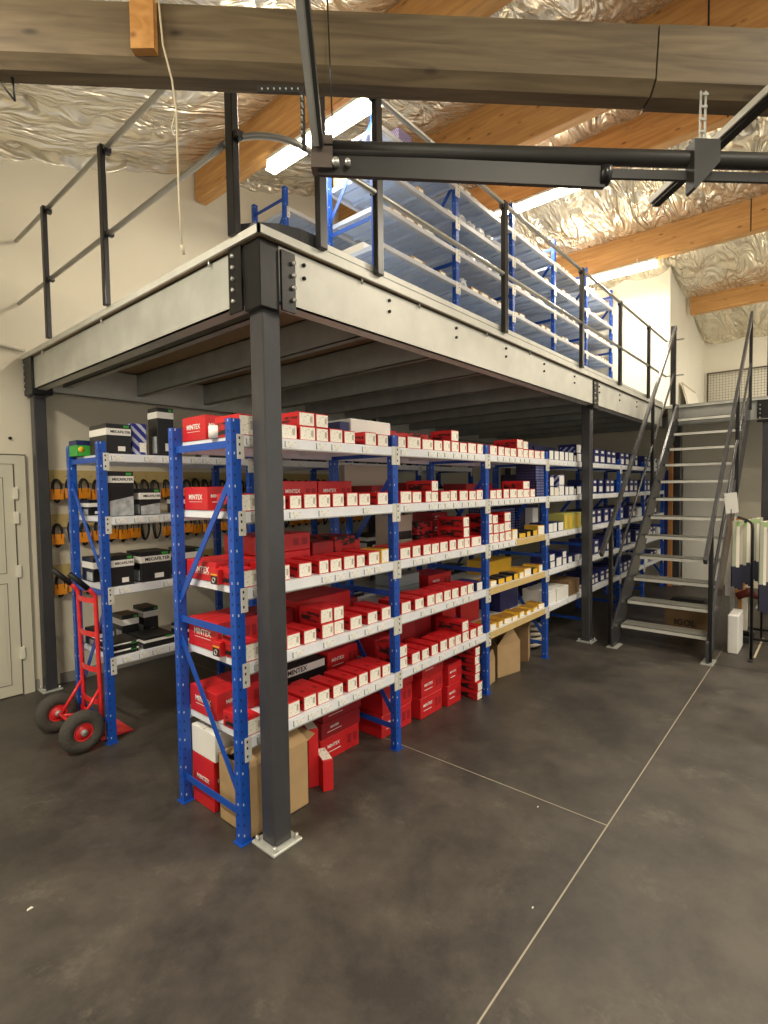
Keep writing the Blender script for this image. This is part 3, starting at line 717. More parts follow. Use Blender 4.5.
big_box(-.028, .20, .40, .675, SH[2] + .001, SH[2] + .10, 'flat red lettered carton at the open end of the middle shelf', group=G1)
big_box(-.028, .22, .40, .675, SH[3] + .001, SH[3] + .15, 'red lettered carton at the open end of the fourth shelf', group=G1)
big_box(-.03, .30, .42, .675, SH[4] + .001, SH[4] + .14, 'large red lettered carton at the open end of the lowest shelf', group=G1)
for s, zz in ((0, .10), (1, .085), (2, .085), (3, .09), (4, .08)):
    carton('r', .015, YF + .012, SH[s] + .0005, .09, zz, .2, 'red box between near rack post and charcoal column, %s shelf' % SN[s + 1], 'box', 'boxes beside the near rack post')
# small bearing-like packs at the rack end
def end_pack(z, label):
    t = thing('parts_pack', label, 'parts pack', (-.03, .36, z))
    MB().bbox(-.03, .03, -.03, .03, 0, .075, 'red_card', .003).build('body', t)
    MB().box(-.0312, -.03, -.028, .028, .002, .042, 'black_card').build('dark_panel', t)
    MB().box(-.0312, -.03, -.028, .028, .046, .052, 'yellow_card').build('yellow_stripe', t)
    MB().torus((-.033, 0, .022), (1, 0, 0), .012, .003, 'bolt', 14, 6).build('ring_picture', t)
end_pack(SH[2] + .001, 'small red and black pack at the end of the middle shelf'); end_pack(SH[3] + .001, 'small red and black pack at the end of the fourth shelf')
tag(MB().tube([(-.02, .37, SH[0] + .001), (-.02, .37, SH[0] + .06)], .036, 'white_card', 18).build('tape_roll'), 'white roll standing at the end of the top shelf', 'roll')
tag(MB().torus((-.0, .36, SH[1] + .035), (1, .2, 0), .024, .010, 'bolt', 20, 8).disc((-.0, .36, SH[1] + .035), (1, .2, 0), .012, .03, 'yellow_card', 12).build('bearing'), 'round metal bearing at the end of the second shelf', 'bearing')
# back row of larger cartons, seen behind the front boxes
def back_box(x0, x1, s, h, col, label, text=None, y0=.44, y1=.675, zoff=0):
    return big_box(x0, x1, y0, y1, SH[s - 1] + .001 + zoff, SH[s - 1] + h + zoff, label, col, text, None, bool(text), group='larger cartons behind the front boxes', tcol='white_card')
back_box(1.0, 1.40, 1, .20, 'white_card', 'white carton behind the boxes on the top shelf, nearest bay')
back_box(.90, .985, 1, .17, 'navy_card', 'blue box beside the white carton on the top shelf, nearest bay')
back_box(.42, .70, 2, .15, 'red_card', 'left one of two red lettered cartons behind the second shelf front, nearest bay', 'MINTEX')
back_box(.71, 1.0, 2, .15, 'red_card', 'right one of two red lettered cartons behind the second shelf front, nearest bay', 'MINTEX')
back_box(1.16, 1.64, 2, .27, 'greige_card', 'tall pale carton behind the red ones, second shelf, seen left of the second post', y0=.66, y1=.72)
back_box(.20, .60, 3, .11, 'red_card', 'lower red carton of the pair, middle shelf, nearest bay', 'MINTEX', .40, .675)
back_box(.20, .60, 3, .10, 'red_card', 'upper red carton of the pair, middle shelf, nearest bay', 'MINTEX', .40, .675, .111)
back_box(.62, .79, 3, .145, 'dark_red', 'plain dark red carton on the middle shelf, nearest bay', None, .40, .675)
back_box(.80, .98, 3, .165, 'art_print', 'carton with a printed picture behind the middle shelf boxes, nearest bay', None, .40, .64)
back_box(.985, 1.05, 3, .13, 'red_card', 'red carton behind the yellow end label, nearest bay', None, .42, .6)
back_box(.26, .48, 4, .13, 'dark_red', 'dark red carton behind the stacked boxes, fourth shelf, nearest bay', None, .42, .675)
back_box(.50, .95, 4, .165, 'red_card', 'long red carton behind the stacked boxes, fourth shelf, nearest bay', None, .42, .675)
back_box(.96, 1.05, 4, .10, 'dark_red', 'low dark red carton behind the fourth shelf, nearest bay', None, .45, .675)
w_ = back_box(.42, .76, 5, .13, 'black_card', 'black carton with a white lettered band on the lowest shelf', None, .46, .62)
MB().box(-.16, .16, -.0815, -.08, .075, .12, 'white_card').build('white_band', w_); lettering('MINTEX', .04, 'black_card', w_, (-.06, -.083, .098))
back_box(.77, 1.04, 5, .15, 'red_card', 'red lettered carton behind the lowest shelf boxes, nearest bay', 'MINTEX', .45, .675)
back_box(1.40, 1.86, 1, .15, 'art_print', 'long printed red carton behind the top shelf boxes, second bay', None, .44, .66)
back_box(2.33, 2.60, 1, .11, 'red_card', 'flat red carton behind the top shelf boxes, third bay', None, .36, .6)
back_box(1.2, 1.42, 2, .12, 'dark_red', 'dark red carton behind the left second shelf boxes, second bay', 'MINTEX')
back_box(1.62, 1.95, 2, .14, 'dark_red', 'dark red carton behind the middle second shelf boxes, second bay', 'MINTEX')
back_box(2.40, 2.85, 2, .13, 'dark_red', 'dark red carton behind the second shelf boxes, third bay', None)
g = back_box(1.49, 1.69, 3, .26, 'greige_card', 'tall pale carton with a black label on the middle shelf, second bay', None, .48, .675)
MB().box(-.06, .09, -.1005, -.0975, .08, .14, 'black_card').build('black_label', g)
for q in range(3): back_box(1.95, 2.17, 3, .085, 'dark_red', '%s of three lettered dark red cartons on the middle shelf, second bay' % ['lowest', 'middle', 'topmost'][q], 'MINTEX', .48, .675, q * .087)
for q in range(2): back_box(1.70, 1.90, 3, .1, 'art_print', '%s printed carton behind the tall stack, middle shelf, second bay' % ['lower', 'upper'][q], None, .44, .56, .0 + q * .102)
for q in range(2): back_box(1.48, 1.76, 4, .085, 'teal_grey', '%s grey parts case on the fourth shelf, second bay' % ['lower', 'upper'][q], None, .47, .675, q * .087)
back_box(1.84, 2.16, 4, .13, 'red_card', 'red lettered carton behind the fourth shelf boxes, second bay', 'MINTEX')
back_box(1.18, 1.38, 5, .14, 'red_card', 'left red lettered carton on the lowest shelf, second bay', 'MINTEX', .42, .62)
back_box(1.42, 1.64, 5, .19, 'dark_red', 'middle dark red carton on the lowest shelf, second bay', None, .42, .64)
back_box(1.68, 1.88, 5, .24, 'dark_red', 'tall dark red carton on the lowest shelf, second bay', None, .45, .675)
back_box(2.00, 2.19, 5, .27, 'red_card', 'tall red carton at the right of the lowest shelf, second bay', None, .42, .675)
back_box(2.78, 3.22, 4, .13, 'yellow_card', 'long yellow carton behind the fourth shelf, third bay', None)
back_box(2.30, 2.60, 5, .24, 'red_card', 'tall red carton behind the lowest shelf, third bay', None)
back_box(2.92, 3.28, 5, .22, 'navy_card', 'dark blue carton on the lowest shelf, third bay', None, .40, .675)
back_box(3.295, 3.365, 5, .25, 'yellow_card', 'narrow yellow carton on the lowest shelf, third bay', None, .44, .60)
for s, x0, x1, h, lab in ((1, 3.40, 3.70, .19, 'left'), (1, 3.74, 4.30, .17, 'right'), (2, 3.45, 4.1, .22, 'wide'), (3, 3.42, 3.84, .26, 'tall')):
    back_box(x0, x1, s, h, 'dot_navy', '%s dotted navy carton behind the %s shelf, fourth bay' % (lab, SN[s]), None, .44, .675)
back_box(3.36 - .55, 3.34, 3, .25, 'dot_navy', 'dotted navy carton at the right of the middle shelf, third bay', None, .46, .675)
back_box(3.53, 3.66, 3, .24, 'white_card', 'white box resting high on the middle shelf, fourth bay', None, .36, .52, .0)
back_box(3.70, 3.95, 5, .24, 'navy_card', 'blue carton behind the white one, lowest shelf, fourth bay', None, .50, .675)
# black flat boxes seen below the fourth shelf at the rack end
# floor-level goods ------------------------------------------------------------
big_box(-.028, .20, .47, .675, .001, .27, 'red lettered carton on the floor inside the near rack end', group=None)
big_box(-.028, .24, .45, .675, .272, .42, 'white foam box on top of the red floor carton', 'foam', None)
# open cardboard box
cb = thing('cardboard_box', 'large plain brown cardboard box on the floor behind the charcoal column', 'box', (.158, .29, 0))
m = MB(); w, dp, h = .37, .26, .34
m.box(-w / 2, w / 2, -dp / 2, -dp / 2 + .004, 0, h, 'tan_card').box(-w / 2, w / 2, dp / 2 - .004, dp / 2, 0, h, 'tan_card').box(-w / 2, -w / 2 + .004, -dp / 2, dp / 2, 0, h, 'tan_card').box(w / 2 - .004, w / 2, -dp / 2, dp / 2, 0, h, 'tan_card').box(-w / 2, w / 2, -dp / 2, dp / 2, 0, .004, 'tan_card')
m.build('body', cb)
MB().prism([(-w / 2, -dp / 2, h), (w / 2, -dp / 2, h), (w / 2, -dp / 2 + .12, h + .055), (-w / 2, -dp / 2 + .12, h + .055)], (0, 0, .004), 'tan_card').build('flap', cb)
MB().prism([(-w / 2, dp / 2, h), (w / 2, dp / 2, h), (w / 2, dp / 2 - .12, h + .03), (-w / 2, dp / 2 - .12, h + .03)], (0, 0, .004), 'tan_card').build('flap', cb)
MB().prism([(w / 2, -dp / 2, h), (w / 2, dp / 2, h), (w / 2 + .05, dp / 2, h + .02), (w / 2 + .05, -dp / 2, h + .02)], (0, 0, .003), 'tan_card').build('flap', cb)
def tall_red(x, y, z, h, label):
    t = thing('carton', label, 'box', (x, y, z), R(-25))
    MB().bbox(-.03, .03, -.03, .12, 0, h, 'red_card', .002).build('body', t)
    MB().box(-.027, .027, -.02, .11, h, h + .001, 'label_print').build('top_label', t)
tall_red(.475, .28, 0, .33, 'taller red box standing on end beside the cardboard box')
tall_red(.50, .19, 0, .175, 'shorter red box standing on end with a pale printed top')
def stack(x0, x1, y0, y1, hs, where, cols=None):
    z = .001
    for i, h in enumerate(hs):
        nm = 'lowest' if i == 0 else ('topmost' if i == len(hs) - 1 else ('second from below' if i == 1 else 'third from below'))
        o = .012 * ((i * 7) % 3 - 1)
        big_box(x0 + o, x1 + o, y0, y1, z, z + h, 'red carton on the floor, %s in the %s stack' % (nm, where), (cols or {}).get(i, 'red_card'), 'MINTEX', None, True, group='red cartons stacked on the floor'); z += h + .001
stack(.66, 1.0, .40, .675, [.14, .10, .09], 'stack left of the second post'.replace('stack ', ''), {1: 'dark_red', 2: 'dark_red'})
stack(1.135, 1.46, .32, .62, [.15, .14, .13], 'second-post')
stack(1.53, 1.80, .29, .60, [.15, .14, .14], 'second bay left')
stack(1.835, 2.02, .26, .56, [.16, .16], 'second bay right')
for i in range(6):
    carton('r', 2.105 + (.008 if i % 2 else 0), .15 + (.02 if i > 1 else 0), .001 + i * .069, .075, .068, .26, 'thin red box, %s in the floor stack beside the third post' % ['lowest', 'second from below', 'third from below', 'third from top', 'second from top', 'topmost'][i], 'box', 'thin red boxes stacked on the floor')
def open_carton(x, y, rz, w, dp, h, lean, label):
    t = thing('cardboard_box', label, 'box', (x, y, 0), rz)
    m = MB(); k = lean
    def q(xx, yy, zz): return (xx, yy, zz)
    m.box(-w / 2, w / 2, -dp / 2, -dp / 2 + .004, 0, h, 'tan_card').box(-w / 2, w / 2, dp / 2 - .004, dp / 2, 0, h, 'tan_card').box(-w / 2, -w / 2 + .004, -dp / 2, dp / 2, 0, h, 'kraft_dark').box(w / 2 - .004, w / 2, -dp / 2, dp / 2, 0, h, 'tan_card').box(-w / 2, w / 2, -dp / 2, dp / 2, 0, .004, 'tan_card')
    m.build('body', t)
    MB().prism([(-w / 2, -dp / 2, h), (w / 2, -dp / 2, h), (w / 14, -dp / 2 - .02, h + k * 1.8), (-w / 14, -dp / 2 - .02, h + k * 1.8)], (0, .004, 0), 'tan_card').build('flap', t)
    MB().prism([(-w / 2, dp / 2, h), (w / 2, dp / 2, h), (w / 2, dp / 2 + .06, h + .05), (-w / 2, dp / 2 + .06, h + .05)], (0, .003, 0), 'kraft_dark').build('flap', t)
    MB().prism([(-w / 2, -dp / 2, h), (-w / 2, dp / 2, h), (-w / 2 - .05, dp / 2, h + .06), (-w / 2 - .05, -dp / 2, h + .06)], (.003, 0, 0), 'kraft_dark').build('flap', t)
open_carton(2.40, .36, R(8), .24, .26, .20, .06, 'small open cardboard box on the floor right of the third post')
open_carton(2.78, .36, R(-14), .30, .28, .28, .08, 'middle open cardboard box on the floor, tallest flaps')
open_carton(3.22, .42, R(20), .22, .30, .33, .04, 'folded open cardboard box on the floor before the fourth post')
bg = MB()
for k in range(5): bg.torus((3.62 + .02 * k, .45, .03 + .045 * k), (.1 * k, .2, 1), .13 - .012 * k, .02, 'greige_card', 18, 6)
tag(bg.build('coiled_wrap'), 'loose coil of pale packing wrap on the floor of the fourth bay', 'packing wrap')

# ------------------------------------------------------------------ row two: filter boxes
def filter_box(x0, x1, y0, y1, z0, z1, label, pic=True, text='MECAFILTER', body='black_card'):
    t = thing('filter_box', label, 'filter box', ((x0 + x1) / 2, (y0 + y1) / 2, z0), 0, 'black filter boxes')
    w, dp, h = x1 - x0, y1 - y0, z1 - z0
    MB().bbox(-w / 2, w / 2, -dp / 2, dp / 2, 0, h, body, .002).build('body', t)
    bz0, bz1 = h - min(.075, h * .45), h - min(.03, h * .2)
    MB().box(-w / 2 - .001, w / 2 + .001, -dp / 2 - .001, dp / 2 + .001, bz0, bz1, 'white_card').build('white_band', t)
    if text: lettering(text, min(w * .145, (bz1 - bz0) * .75), 'black_card', t, (.01, -dp / 2 - .0022, (bz0 + bz1) / 2))
    MB().box(w * .2, w * .42, -dp / 2 - .001, -dp / 2, h - .024, h - .008, 'green_card').build('green_mark', t)
    if pic and h > .15:
        MB().prism([(-w / 2 + .004, -dp / 2 - .0012, .004), (w / 2 - .004, -dp / 2 - .0012, .004), (w / 2 - .004, -dp / 2 - .0012, h * .45), (-w / 2 + .004, -dp / 2 - .0012, h * .34)], (0, .001, 0), 'grey_print').build('printed_picture', t)
    elif h > .1:
        MB().box(-w * .05, w * .25, -dp / 2 - .001, -dp / 2, h * .1, h * .26, 'white_card').build('small_label', t)
    MB().box(-w / 2 - .001, -w / 2, -dp * .4, dp * .1, h * .05, h * .4, 'grey_print').build('side_picture', t)
    return t
z = T2
filter_box(.0, .158, 1.70, 1.98, z[0] + .001, z[0] + .20, 'wide black filter box with white band, top shelf of the left rack', pic=False)
t = thing('filter_box', 'purple and white striped box between two black ones on the left rack top', 'filter box', (.225, 1.82, z[0] + .001))
MB().bbox(-.05, .05, -.1, .1, 0, .215, 'stripe_navy', .002).build('body', t); MB().box(.0, .045, -.1015, -.1, .02, .085, 'label_print').build('end_label', t)
filter_box(.345, .465, 1.70, 1.84, z[0] + .001, z[0] + .34, 'tall narrow black filter box on the left rack top', pic=False, text=None)
t = thing('filter_box', 'small green and blue box at the rear of the left rack top', 'filter box', (-.0, 2.12, z[0] + .001))
MB().bbox(-.06, .06, -.07, .07, 0, .11, 'green_card', .002).build('body', t); MB().box(-.0605, .0605, -.0705, .0705, .075, .108, 'navy_card').build('blue_band', t); MB().disc((-.03, -.071, .045), (0, 1, 0), .02, .002, 'yellow_card').build('yellow_mark', t)
filter_box(.0, .165, 1.70, 1.86, z[1] + .001, z[1] + .30, 'tall black filter box with grey picture, second shelf of the left rack')
filter_box(.205, .35, 1.70, 1.84, z[1] + .001, z[1] + .185, 'shorter black filter box with grey picture, second shelf of the left rack')
filter_box(-.008, .08, 2.02, 2.18, z[1] + .001, z[1] + .11, 'small black filter box at the rear of the second shelf', pic=False, text=None)
filter_box(.0, .148, 1.70, 1.90, z[2] + .001, z[2] + .205, 'black filter box left on the third shelf of the left rack', pic=False)
filter_box(.195, .41, 1.70, 1.92, z[2] + .001, z[2] + .21, 'wide black filter box right on the third shelf of the left rack', pic=False)
filter_box(-.008, .13, 1.98, 2.18, z[2] + .001, z[2] + .17, 'black filter box at the rear of the third shelf', pic=False)
filter_box(-.008, .16, 1.70, 1.95, z[3] + .001, z[3] + .045, 'lower flat black filter box, lowest shelf of the left rack', pic=False, text=None)
filter_box(.0, .165, 1.71, 1.93, z[3] + .046, z[3] + .085, 'upper flat black filter box, lowest shelf of the left rack', pic=False, text=None)
filter_box(.20, .42, 1.70, 1.95, z[3] + .001, z[3] + .075, 'flat white and green filter box on the lowest shelf', pic=False, text=None)
filter_box(.19, .31, 2.02, 2.2, z[3] + .001, z[3] + .19, 'black filter box standing at the rear of the lowest shelf', pic=False, text=None)
filter_box(.35, .46, 2.02, 2.2, z[3] + .001, z[3] + .22, 'taller black filter box at the rear of the lowest shelf', pic=False, text=None)
filter_box(-.0, .12, 2.0, 2.2, z[3] + .001, z[3] + .12, 'small black filter box at the rear left of the lowest shelf', pic=False, text=None)
cnt = {}
for s in range(4):
    x = .52; i = 0
    while x < 4.3:
        w = .12 + .12 * rnd.random()
        b_ = ((x + .064) % BAY)
        if b_ < .06 or b_ + w > BAY: x += .05; continue
        if rnd.random() < (.5 if s == 0 else .72):
            i += 1; h = [.08, .14, .16, .08][s] * (.8 + .5 * rnd.random())
            filter_box(x, x + w, 1.72, 1.94, z[s] + .001, z[s] + h, 'black filter box behind the front rack, %s along the %s shelf' % (nth(i), ['top', 'second', 'third', 'lowest'][s]), pic=False, text=None)
        x += w + .05
# belts on pegboards -----------------------------------------------------------
belt = {}
def belt_me():
    m = MB(); pts = []
    for k in range(25):
        a = 2 * math.pi * k / 24
        yy = .10 * math.sin(a); pts.append((.036 * math.cos(a) * (1 + .25 * math.sin(a)), -.012 - .01 * math.cos(a * 2), yy - .10))
    m.tube(pts, .0075, 'rubber', 6); pts = [(p[0] * .72, p[1] - .014, p[2] * .9 - .012) for p in pts]; m.tube(pts, .006, 'rubber', 6)
    return m.mesh('belt_loop')
BL = belt_me(); SL = MB().bbox(-.046, .046, -.040, -.002, -.175, -.085, 'orange_card', .002).box(-.03, .02, -.0372, -.036, -.15, -.11, 'black_print').mesh('orange_sleeve')
for r_i, (zh, nm) in enumerate(((1.80, 'upper'), (1.42, 'middle'), (.98, 'lower'))):
    pb = MB().box(.10, 4.3, WY - .03, WY - .006, zh - .05, zh + .065, 'pegboard')
    for k in range(42): pb.box(.13 + .1 * k, .137 + .1 * k, WY - .0308, WY - .03, zh + .01, zh + .017, 'hole_dark')
    tag(pb.build('pegboard_strip'), '%s tan pegboard strip of hanging belts on the back wall' % nm, 'pegboard')
    for k in range(36):
        x = .15 + .108 * k + rnd.uniform(-.01, .01)
        o = link('drive_belt', BL, None, (x, WY - .034, zh - .01 + rnd.uniform(-.01, .01)), (0, 0, R(rnd.uniform(-12, 12))))
        tag(o, 'black belt with orange sleeve, %s from left on the %s pegboard strip' % (nth(k + 1), nm), 'belt', 'belts hanging on the %s pegboard strip' % nm)
        if rnd.random() < .85: link('orange_sleeve', SL, o)

# ------------------------------------------------------------------ upper deck goods
bag_me = []
for q in range(3):
    rr = random.Random(q); vs = []; fs = []; n, k = 10, 6
    for i in range(k + 1):
        for jn in range(n):
            a = 2 * math.pi * jn / n; t_ = i / k
            r = (.055 * math.sin(math.pi * min(.98, .35 + .6 * t_)) + rr.uniform(-.012, .012))
            vs.append((r * 1.25 * math.cos(a), r * math.sin(a), .10 * t_ ** .8 + (rr.uniform(-.01, .012) if i else 0)))
    for i in range(k):
        for jn in range(n): fs.append((i * n + jn, i * n + (jn + 1) % n, (i + 1) * n + (jn + 1) % n, (i + 1) * n + jn))
    fs += [tuple(range(n))[::-1], tuple(range(k * n, (k + 1) * n))]
    bag_me.append(MB().add(vs, fs, 'plastic_bag').mesh('bag'))
UN = ['top', 'second', 'third', 'fourth', 'fifth', 'lowest']
for li, zz in enumerate(UL):
    for bay in range(5):
        x = 1.70 + BAY * bay + .08; i = 0
        while x < 1.70 + BAY * (bay + 1) - .08:
            w = rnd.choice((.10, .12, .16, .2)) if not (bay == 1 and li in (1, 2, 4)) else .17; p = rnd.random(); end = 1.70 + BAY * (bay + 1) - .02
            if x + w > end: break
            i += 1
            if bay == 1 and li in (1, 2, 4) or (p < .12 and w > .15):
                o = link('plastic_bag', bag_me[i % 3], None, (x + w / 2, .88, zz + .002), (0, 0, rnd.uniform(0, 6)))
                tag(o, 'crumpled white plastic bag, %s item on %s shelf, %s bay, upper deck rack' % (nth(i), UN[li], BN[bay]), 'plastic bag', 'goods on the upper deck rack')
            elif p < .66 and not (bay == 0 and li in (0, 3, 4, 5) and i % 2):
                hh = .028 + .026 * rnd.random()
                if li == 0 and bay == 0 and x > .3 + 1.7 - .1: x += w + .01; continue
                c_ = rnd.choice(('tan_card', 'tan_card', 'tan_card', 'greige_card'))
                m = MB().bbox(-w / 2 + .004, w / 2 - .004, 0, .22, 0, hh, c_, .002).box(-w * .3, w * .3, -.0008, 0, hh * .25, hh * .75, 'label_print')
                o = m.build('parts_tray', None, (x + w / 2, .825, zz + .001))
                tag(o, '%s parts box, %s item on %s shelf, %s bay, upper deck rack' % ({'tan_card': 'brown', 'cream_card': 'cream', 'greige_card': 'beige'}[c_], nth(i), UN[li], BN[bay]), 'box', 'goods on the upper deck rack')
            x += w + .01
tag(MB().bbox(-.09, .09, -.08, .08, 0, .14, 'stripe_purple', .003).build('striped_box', None, (2.14, .93, UL[0] + .001)), 'larger purple striped box on top of the upper deck rack', 'box')
tag(MB().prism([(-.06, -.05, 0), (.06, -.05, 0), (.01, -.05, .10)], (0, .1, 0), 'stripe_purple').build('striped_pack', None, (2.45, .93, UL[0] + .001)), 'smaller pointed purple striped pack on top of the upper deck rack', 'pack')
tag(MB().bbox(1.76, 1.96, 1.06, 1.33, UL[1] + .001, UL[1] + .16, 'tan_card').build('carton'), 'tan carton at the near end of the upper deck rack, second shelf', 'box')
tag(MB().bbox(1.76, 1.9, 1.0, 1.3, UL[3] + .001, UL[3] + .06, 'white_card').build('carton'), 'flat white carton at the near end of the upper deck rack, fourth shelf', 'box')

# ------------------------------------------------------------------ hand truck
ht = thing('hand_truck', 'red hand truck with two black pneumatic tyres beside the left rack', 'hand truck', (0, 0, 0))
wx, yn, yf_ = -.212, 1.71, 2.17
for y in (yn, yf_):
    wh = MB().torus((wx, y, .137), (0, 1, 0), .092, .044, 'tyre', 36, 12).build('wheel', ht)
    hb = MB().disc((wx, y, .137), (0, 1, 0), .058, .05, 'truck_red', 24).torus((wx, y - .02, .137), (0, 1, 0), .054, .008, 'truck_red', 24, 8).disc((wx, y - .03, .137), (0, 1, 0), .02, .03, 'galv_dull', 14).build('hub', wh)
    hb['label'] = 'red wheel hub'
MB().tube([(wx, yn, .137), (wx, yf_, .137)], .012, 'truck_red').build('axle', ht)
ys = (1.78, 2.08)
def sx(z_): return -.065 - .012 * (z_ - .05) / .95
for y in ys:
    pts = [(sx(z_), y, z_) for z_ in (.03, .3, .6, .9, .98)] + [(sx(.98) - .02, y, 1.01), (sx(.98) - .045, y, 1.04)]
    MB().tube(pts, .014, 'truck_red', 10).build('side_rail', ht)
    MB().tube([(sx(.98) - .045, y, 1.04), (sx(.98) - .15, y + .0, 1.15)], .018, 'grip', 10).build('handle_grip', ht)
    MB().tube([(sx(.36), y, .36), (wx, y, .15)], .011, 'truck_red').build('axle_strut', ht)
    MB().tube([(sx(.1), y, .1), (wx, y, .137)], .011, 'truck_red').build('axle_strut', ht)
for z_ in (.95, .72, .48, .26):
    pts = [(sx(z_) - .018 + .03 * (2 * k / 6 - 1) ** 2 - .012, ys[0] + (ys[1] - ys[0]) * k / 6, z_) for k in range(7)]
    mm = MB()
    for a, b_ in zip(pts, pts[1:]): mm.obox(a, b_, .006, .034, 'truck_red')
    mm.build('cross_bar', ht)
MB().bbox(-.07, .13, 1.76, 2.13, .004, .012, 'truck_red', .002).bbox(-.075, -.067, 1.76, 2.13, .004, .16, 'truck_red', .002).build('toe_plate', ht)

# ------------------------------------------------------------------ timber beam, door track and hangings in front
def P(xp, yp, t):
    """point at metres (right, up) of the oblique building line"""
    v = r2 * ((xp - 384) / FPX) - u2 * ((yp - 512) / FPX) + fwd
    return CAM + v * t
A, B = Vector((-.80, .52, 3.385)), Vector((1.097, -1.71, 3.22)); ax = (B - A).normalized()
A2, B2 = A - ax * 1.5, A + ax * 2.47; B3 = B + ax * 2.2
tb = thing('timber_beam', 'heavy weathered timber beam crossing the top of the view', 'timber beam', (0, 0, 0))
nrm = Vector((0, 0, 1)).cross(ax).normalized()
def beam_seg(a, b_, nm, h=.232, ch=.04):
    upv = ax.cross(nrm) * -1
    if upv.z < 0: upv = -upv
    w = .07
    prof = [(-w, -h / 2 + ch), (-w + ch * .9, -h / 2), (w - ch * .9, -h / 2), (w, -h / 2 + ch), (w, h / 2), (-w, h / 2)]
    off = nrm * -.0
    L = (b_ - a).length
    m = MB().prism([(0, p, q) for p, q in prof], (L, 0, 0), 'old_timber')
    o = m.build(nm, tb)
    o.matrix_local = Matrix.Translation(a) @ Matrix((ax, nrm, ax.cross(nrm))).transposed().to_4x4()
    return o
beam_seg(A2, B2, 'timber_length'); beam_seg(B2 + ax * .006, B3, 'timber_length', .238, .036)
toC = -nrm if (CAM - A).dot(nrm) < 0 else nrm
c_ = A + ax * .585 + toC * .09
tag(MB().obox(c_ + Vector((0, 0, -.075)), c_ + Vector((0, 0, .2)), .085, .035, 'orange_wood', up=toC).build('timber_block'), 'short orange wood block fixed to the grey timber at upper left', 'wood block')
# door track
trk = thing('door_track', 'dark steel sectional door track hanging below the timber', 'door track')
def seg(a, b_, w, h, m, name): return MB().obox(a, b_, w, h, m).build(name, trk)
T0, T1, TM = Vector((-.212, -.60, 2.805)), Vector((.95, -1.965, 2.73)), Vector((.406, -1.327, 2.755))
tv = (T1 - T0).normalized(); T1 = T0 + tv * 4.2
MB().tube([T0, T1], .026, 'track', 12).build('upper_channel', trk)
seg(T0 + Vector((0, 0, -.052)), TM + Vector((0, 0, -.058)), .018, .068, 'track', 'lower_channel')
seg(TM + Vector((0, 0, -.045)), T1 + Vector((0, 0, -.05)), .012, .03, 'track', 'thin_rail')
MB().disc(TM + Vector((0, 0, -.05)), tv, .034, .03, 'black_steel', 12).build('end_stop', trk)
V1 = P(300, -10, 1.45); V0 = P(317, 145, 1.72)
seg(V0, V1 + (V1 - V0) * .8, .03, .028, 'galv_dull', 'curved_track')
seg(V0 + tv * .015, V1 + tv * .02 + (V1 - V0) * .8, .012, .034, 'track', 'curved_track')
br = T0 + tv * .02 - Vector((0, 0, .02))
MB().obox(br - tv * .04, br + tv * .03, .05, .105, 'track_brown').build('corner_bracket', trk)
MB().disc(T0 + tv * .06 + Vector((0, 0, -.055)) + toC * .02, toC, .012, .03, 'bolt', 10).disc(T0 + tv * .10 + Vector((0, 0, -.055)) + toC * .02, toC, .009, .03, 'bolt', 10).build('bolt', trk)
hp = Vector((.612, -1.566, 2.755))
MB().prism([hp - tv * .042 + Vector((0, 0, .035)), hp + tv * .042 + Vector((0, 0, .035)), hp + tv * .042 + Vector((0, 0, -.035)), hp - tv * .035 + Vector((0, 0, -.125)), hp - tv * .042 + Vector((0, 0, -.12))], toC * .05, 'track').build('hanger_plate', trk)
hs = MB()
for s_ in (-1, 1): hs.obox(hp + tv * (.008 * s_) + toC * .02, hp + tv * (.008 * s_) + Vector((.01, -.01, .22)), .006, .004, 'galv_dull', up=toC)
for k in range(5):
    pz = hp + Vector((.0022 * k, -.0022 * k, .04 + .04 * k)) + toC * .015; hs.obox(pz - tv * .009, pz + tv * .009, .004, .008, 'galv_dull')
hs.build('perforated_strap', trk)
ps = MB().obox(P(258, 89, 1.86), P(303, 90, 1.86), .006, .022, 'track').obox(P(302, 92, 1.84), P(304, 150, 1.80), .016, .006, 'track')
for k in range(7): ps.disc(P(262 + 6 * k, 89, 1.855), toC, .003, .008, 'bolt', 6)
for k in range(8): ps.disc(P(302, 98 + 7 * k, 1.80), toC, .003, .02, 'bolt', 6)
ps.build('perforated_bracket', trk)
bar = thing('support_bar', 'black steel bar slanting down from the timber at upper right', 'steel bar')
a, b_ = Vector((1.238, -1.286, 2.955)), Vector((.80, -1.83, 3.03)); b_ = a + (b_ - a) * 1.9
MB().obox(a, b_, .035, .03, 'black_steel').build('channel', bar); MB().obox(a + Vector((-.015, .018, .012)), b_ + Vector((-.015, .018, .012)), .008, .026, 'galv_pale').build('painted_glint', bar)  # pale strip paints the tube lamp's reflection along the bar
MB().torus(Vector((.98, -1.60, 3.02)), (1, 1, 0), .014, .003, 'bolt', 12, 6).build('shackle', bar)
tag(MB().tube([(-.458, -.034, 3.468), (-.455, -.052, 3.287), (-.439, -.079, 3.16), (-.434, -.092, 3.051), (-.441, -.106, 2.725), (-.442, -.118, 2.544)], .0035, 'rope', 6).tube([(-.442, -.118, 2.56), (-.436, -.12, 2.53)], [.008, .005], 'rope', 6).tube([(-.434, -.092, 3.051), (-.452, -.088, 2.98), (-.441, -.09, 2.95)], .002, 'rope', 5).build('pull_cord'), 'pale pull cord hanging from the grey timber on the left', 'cord')
tag(MB().tube([(-.06, -.50, 3.47), (-.066, -.521, 3.02)], .003, 'black_steel', 6).build('steel_cable'), 'thin dark cable hanging in front of the timber near the door track', 'cable')
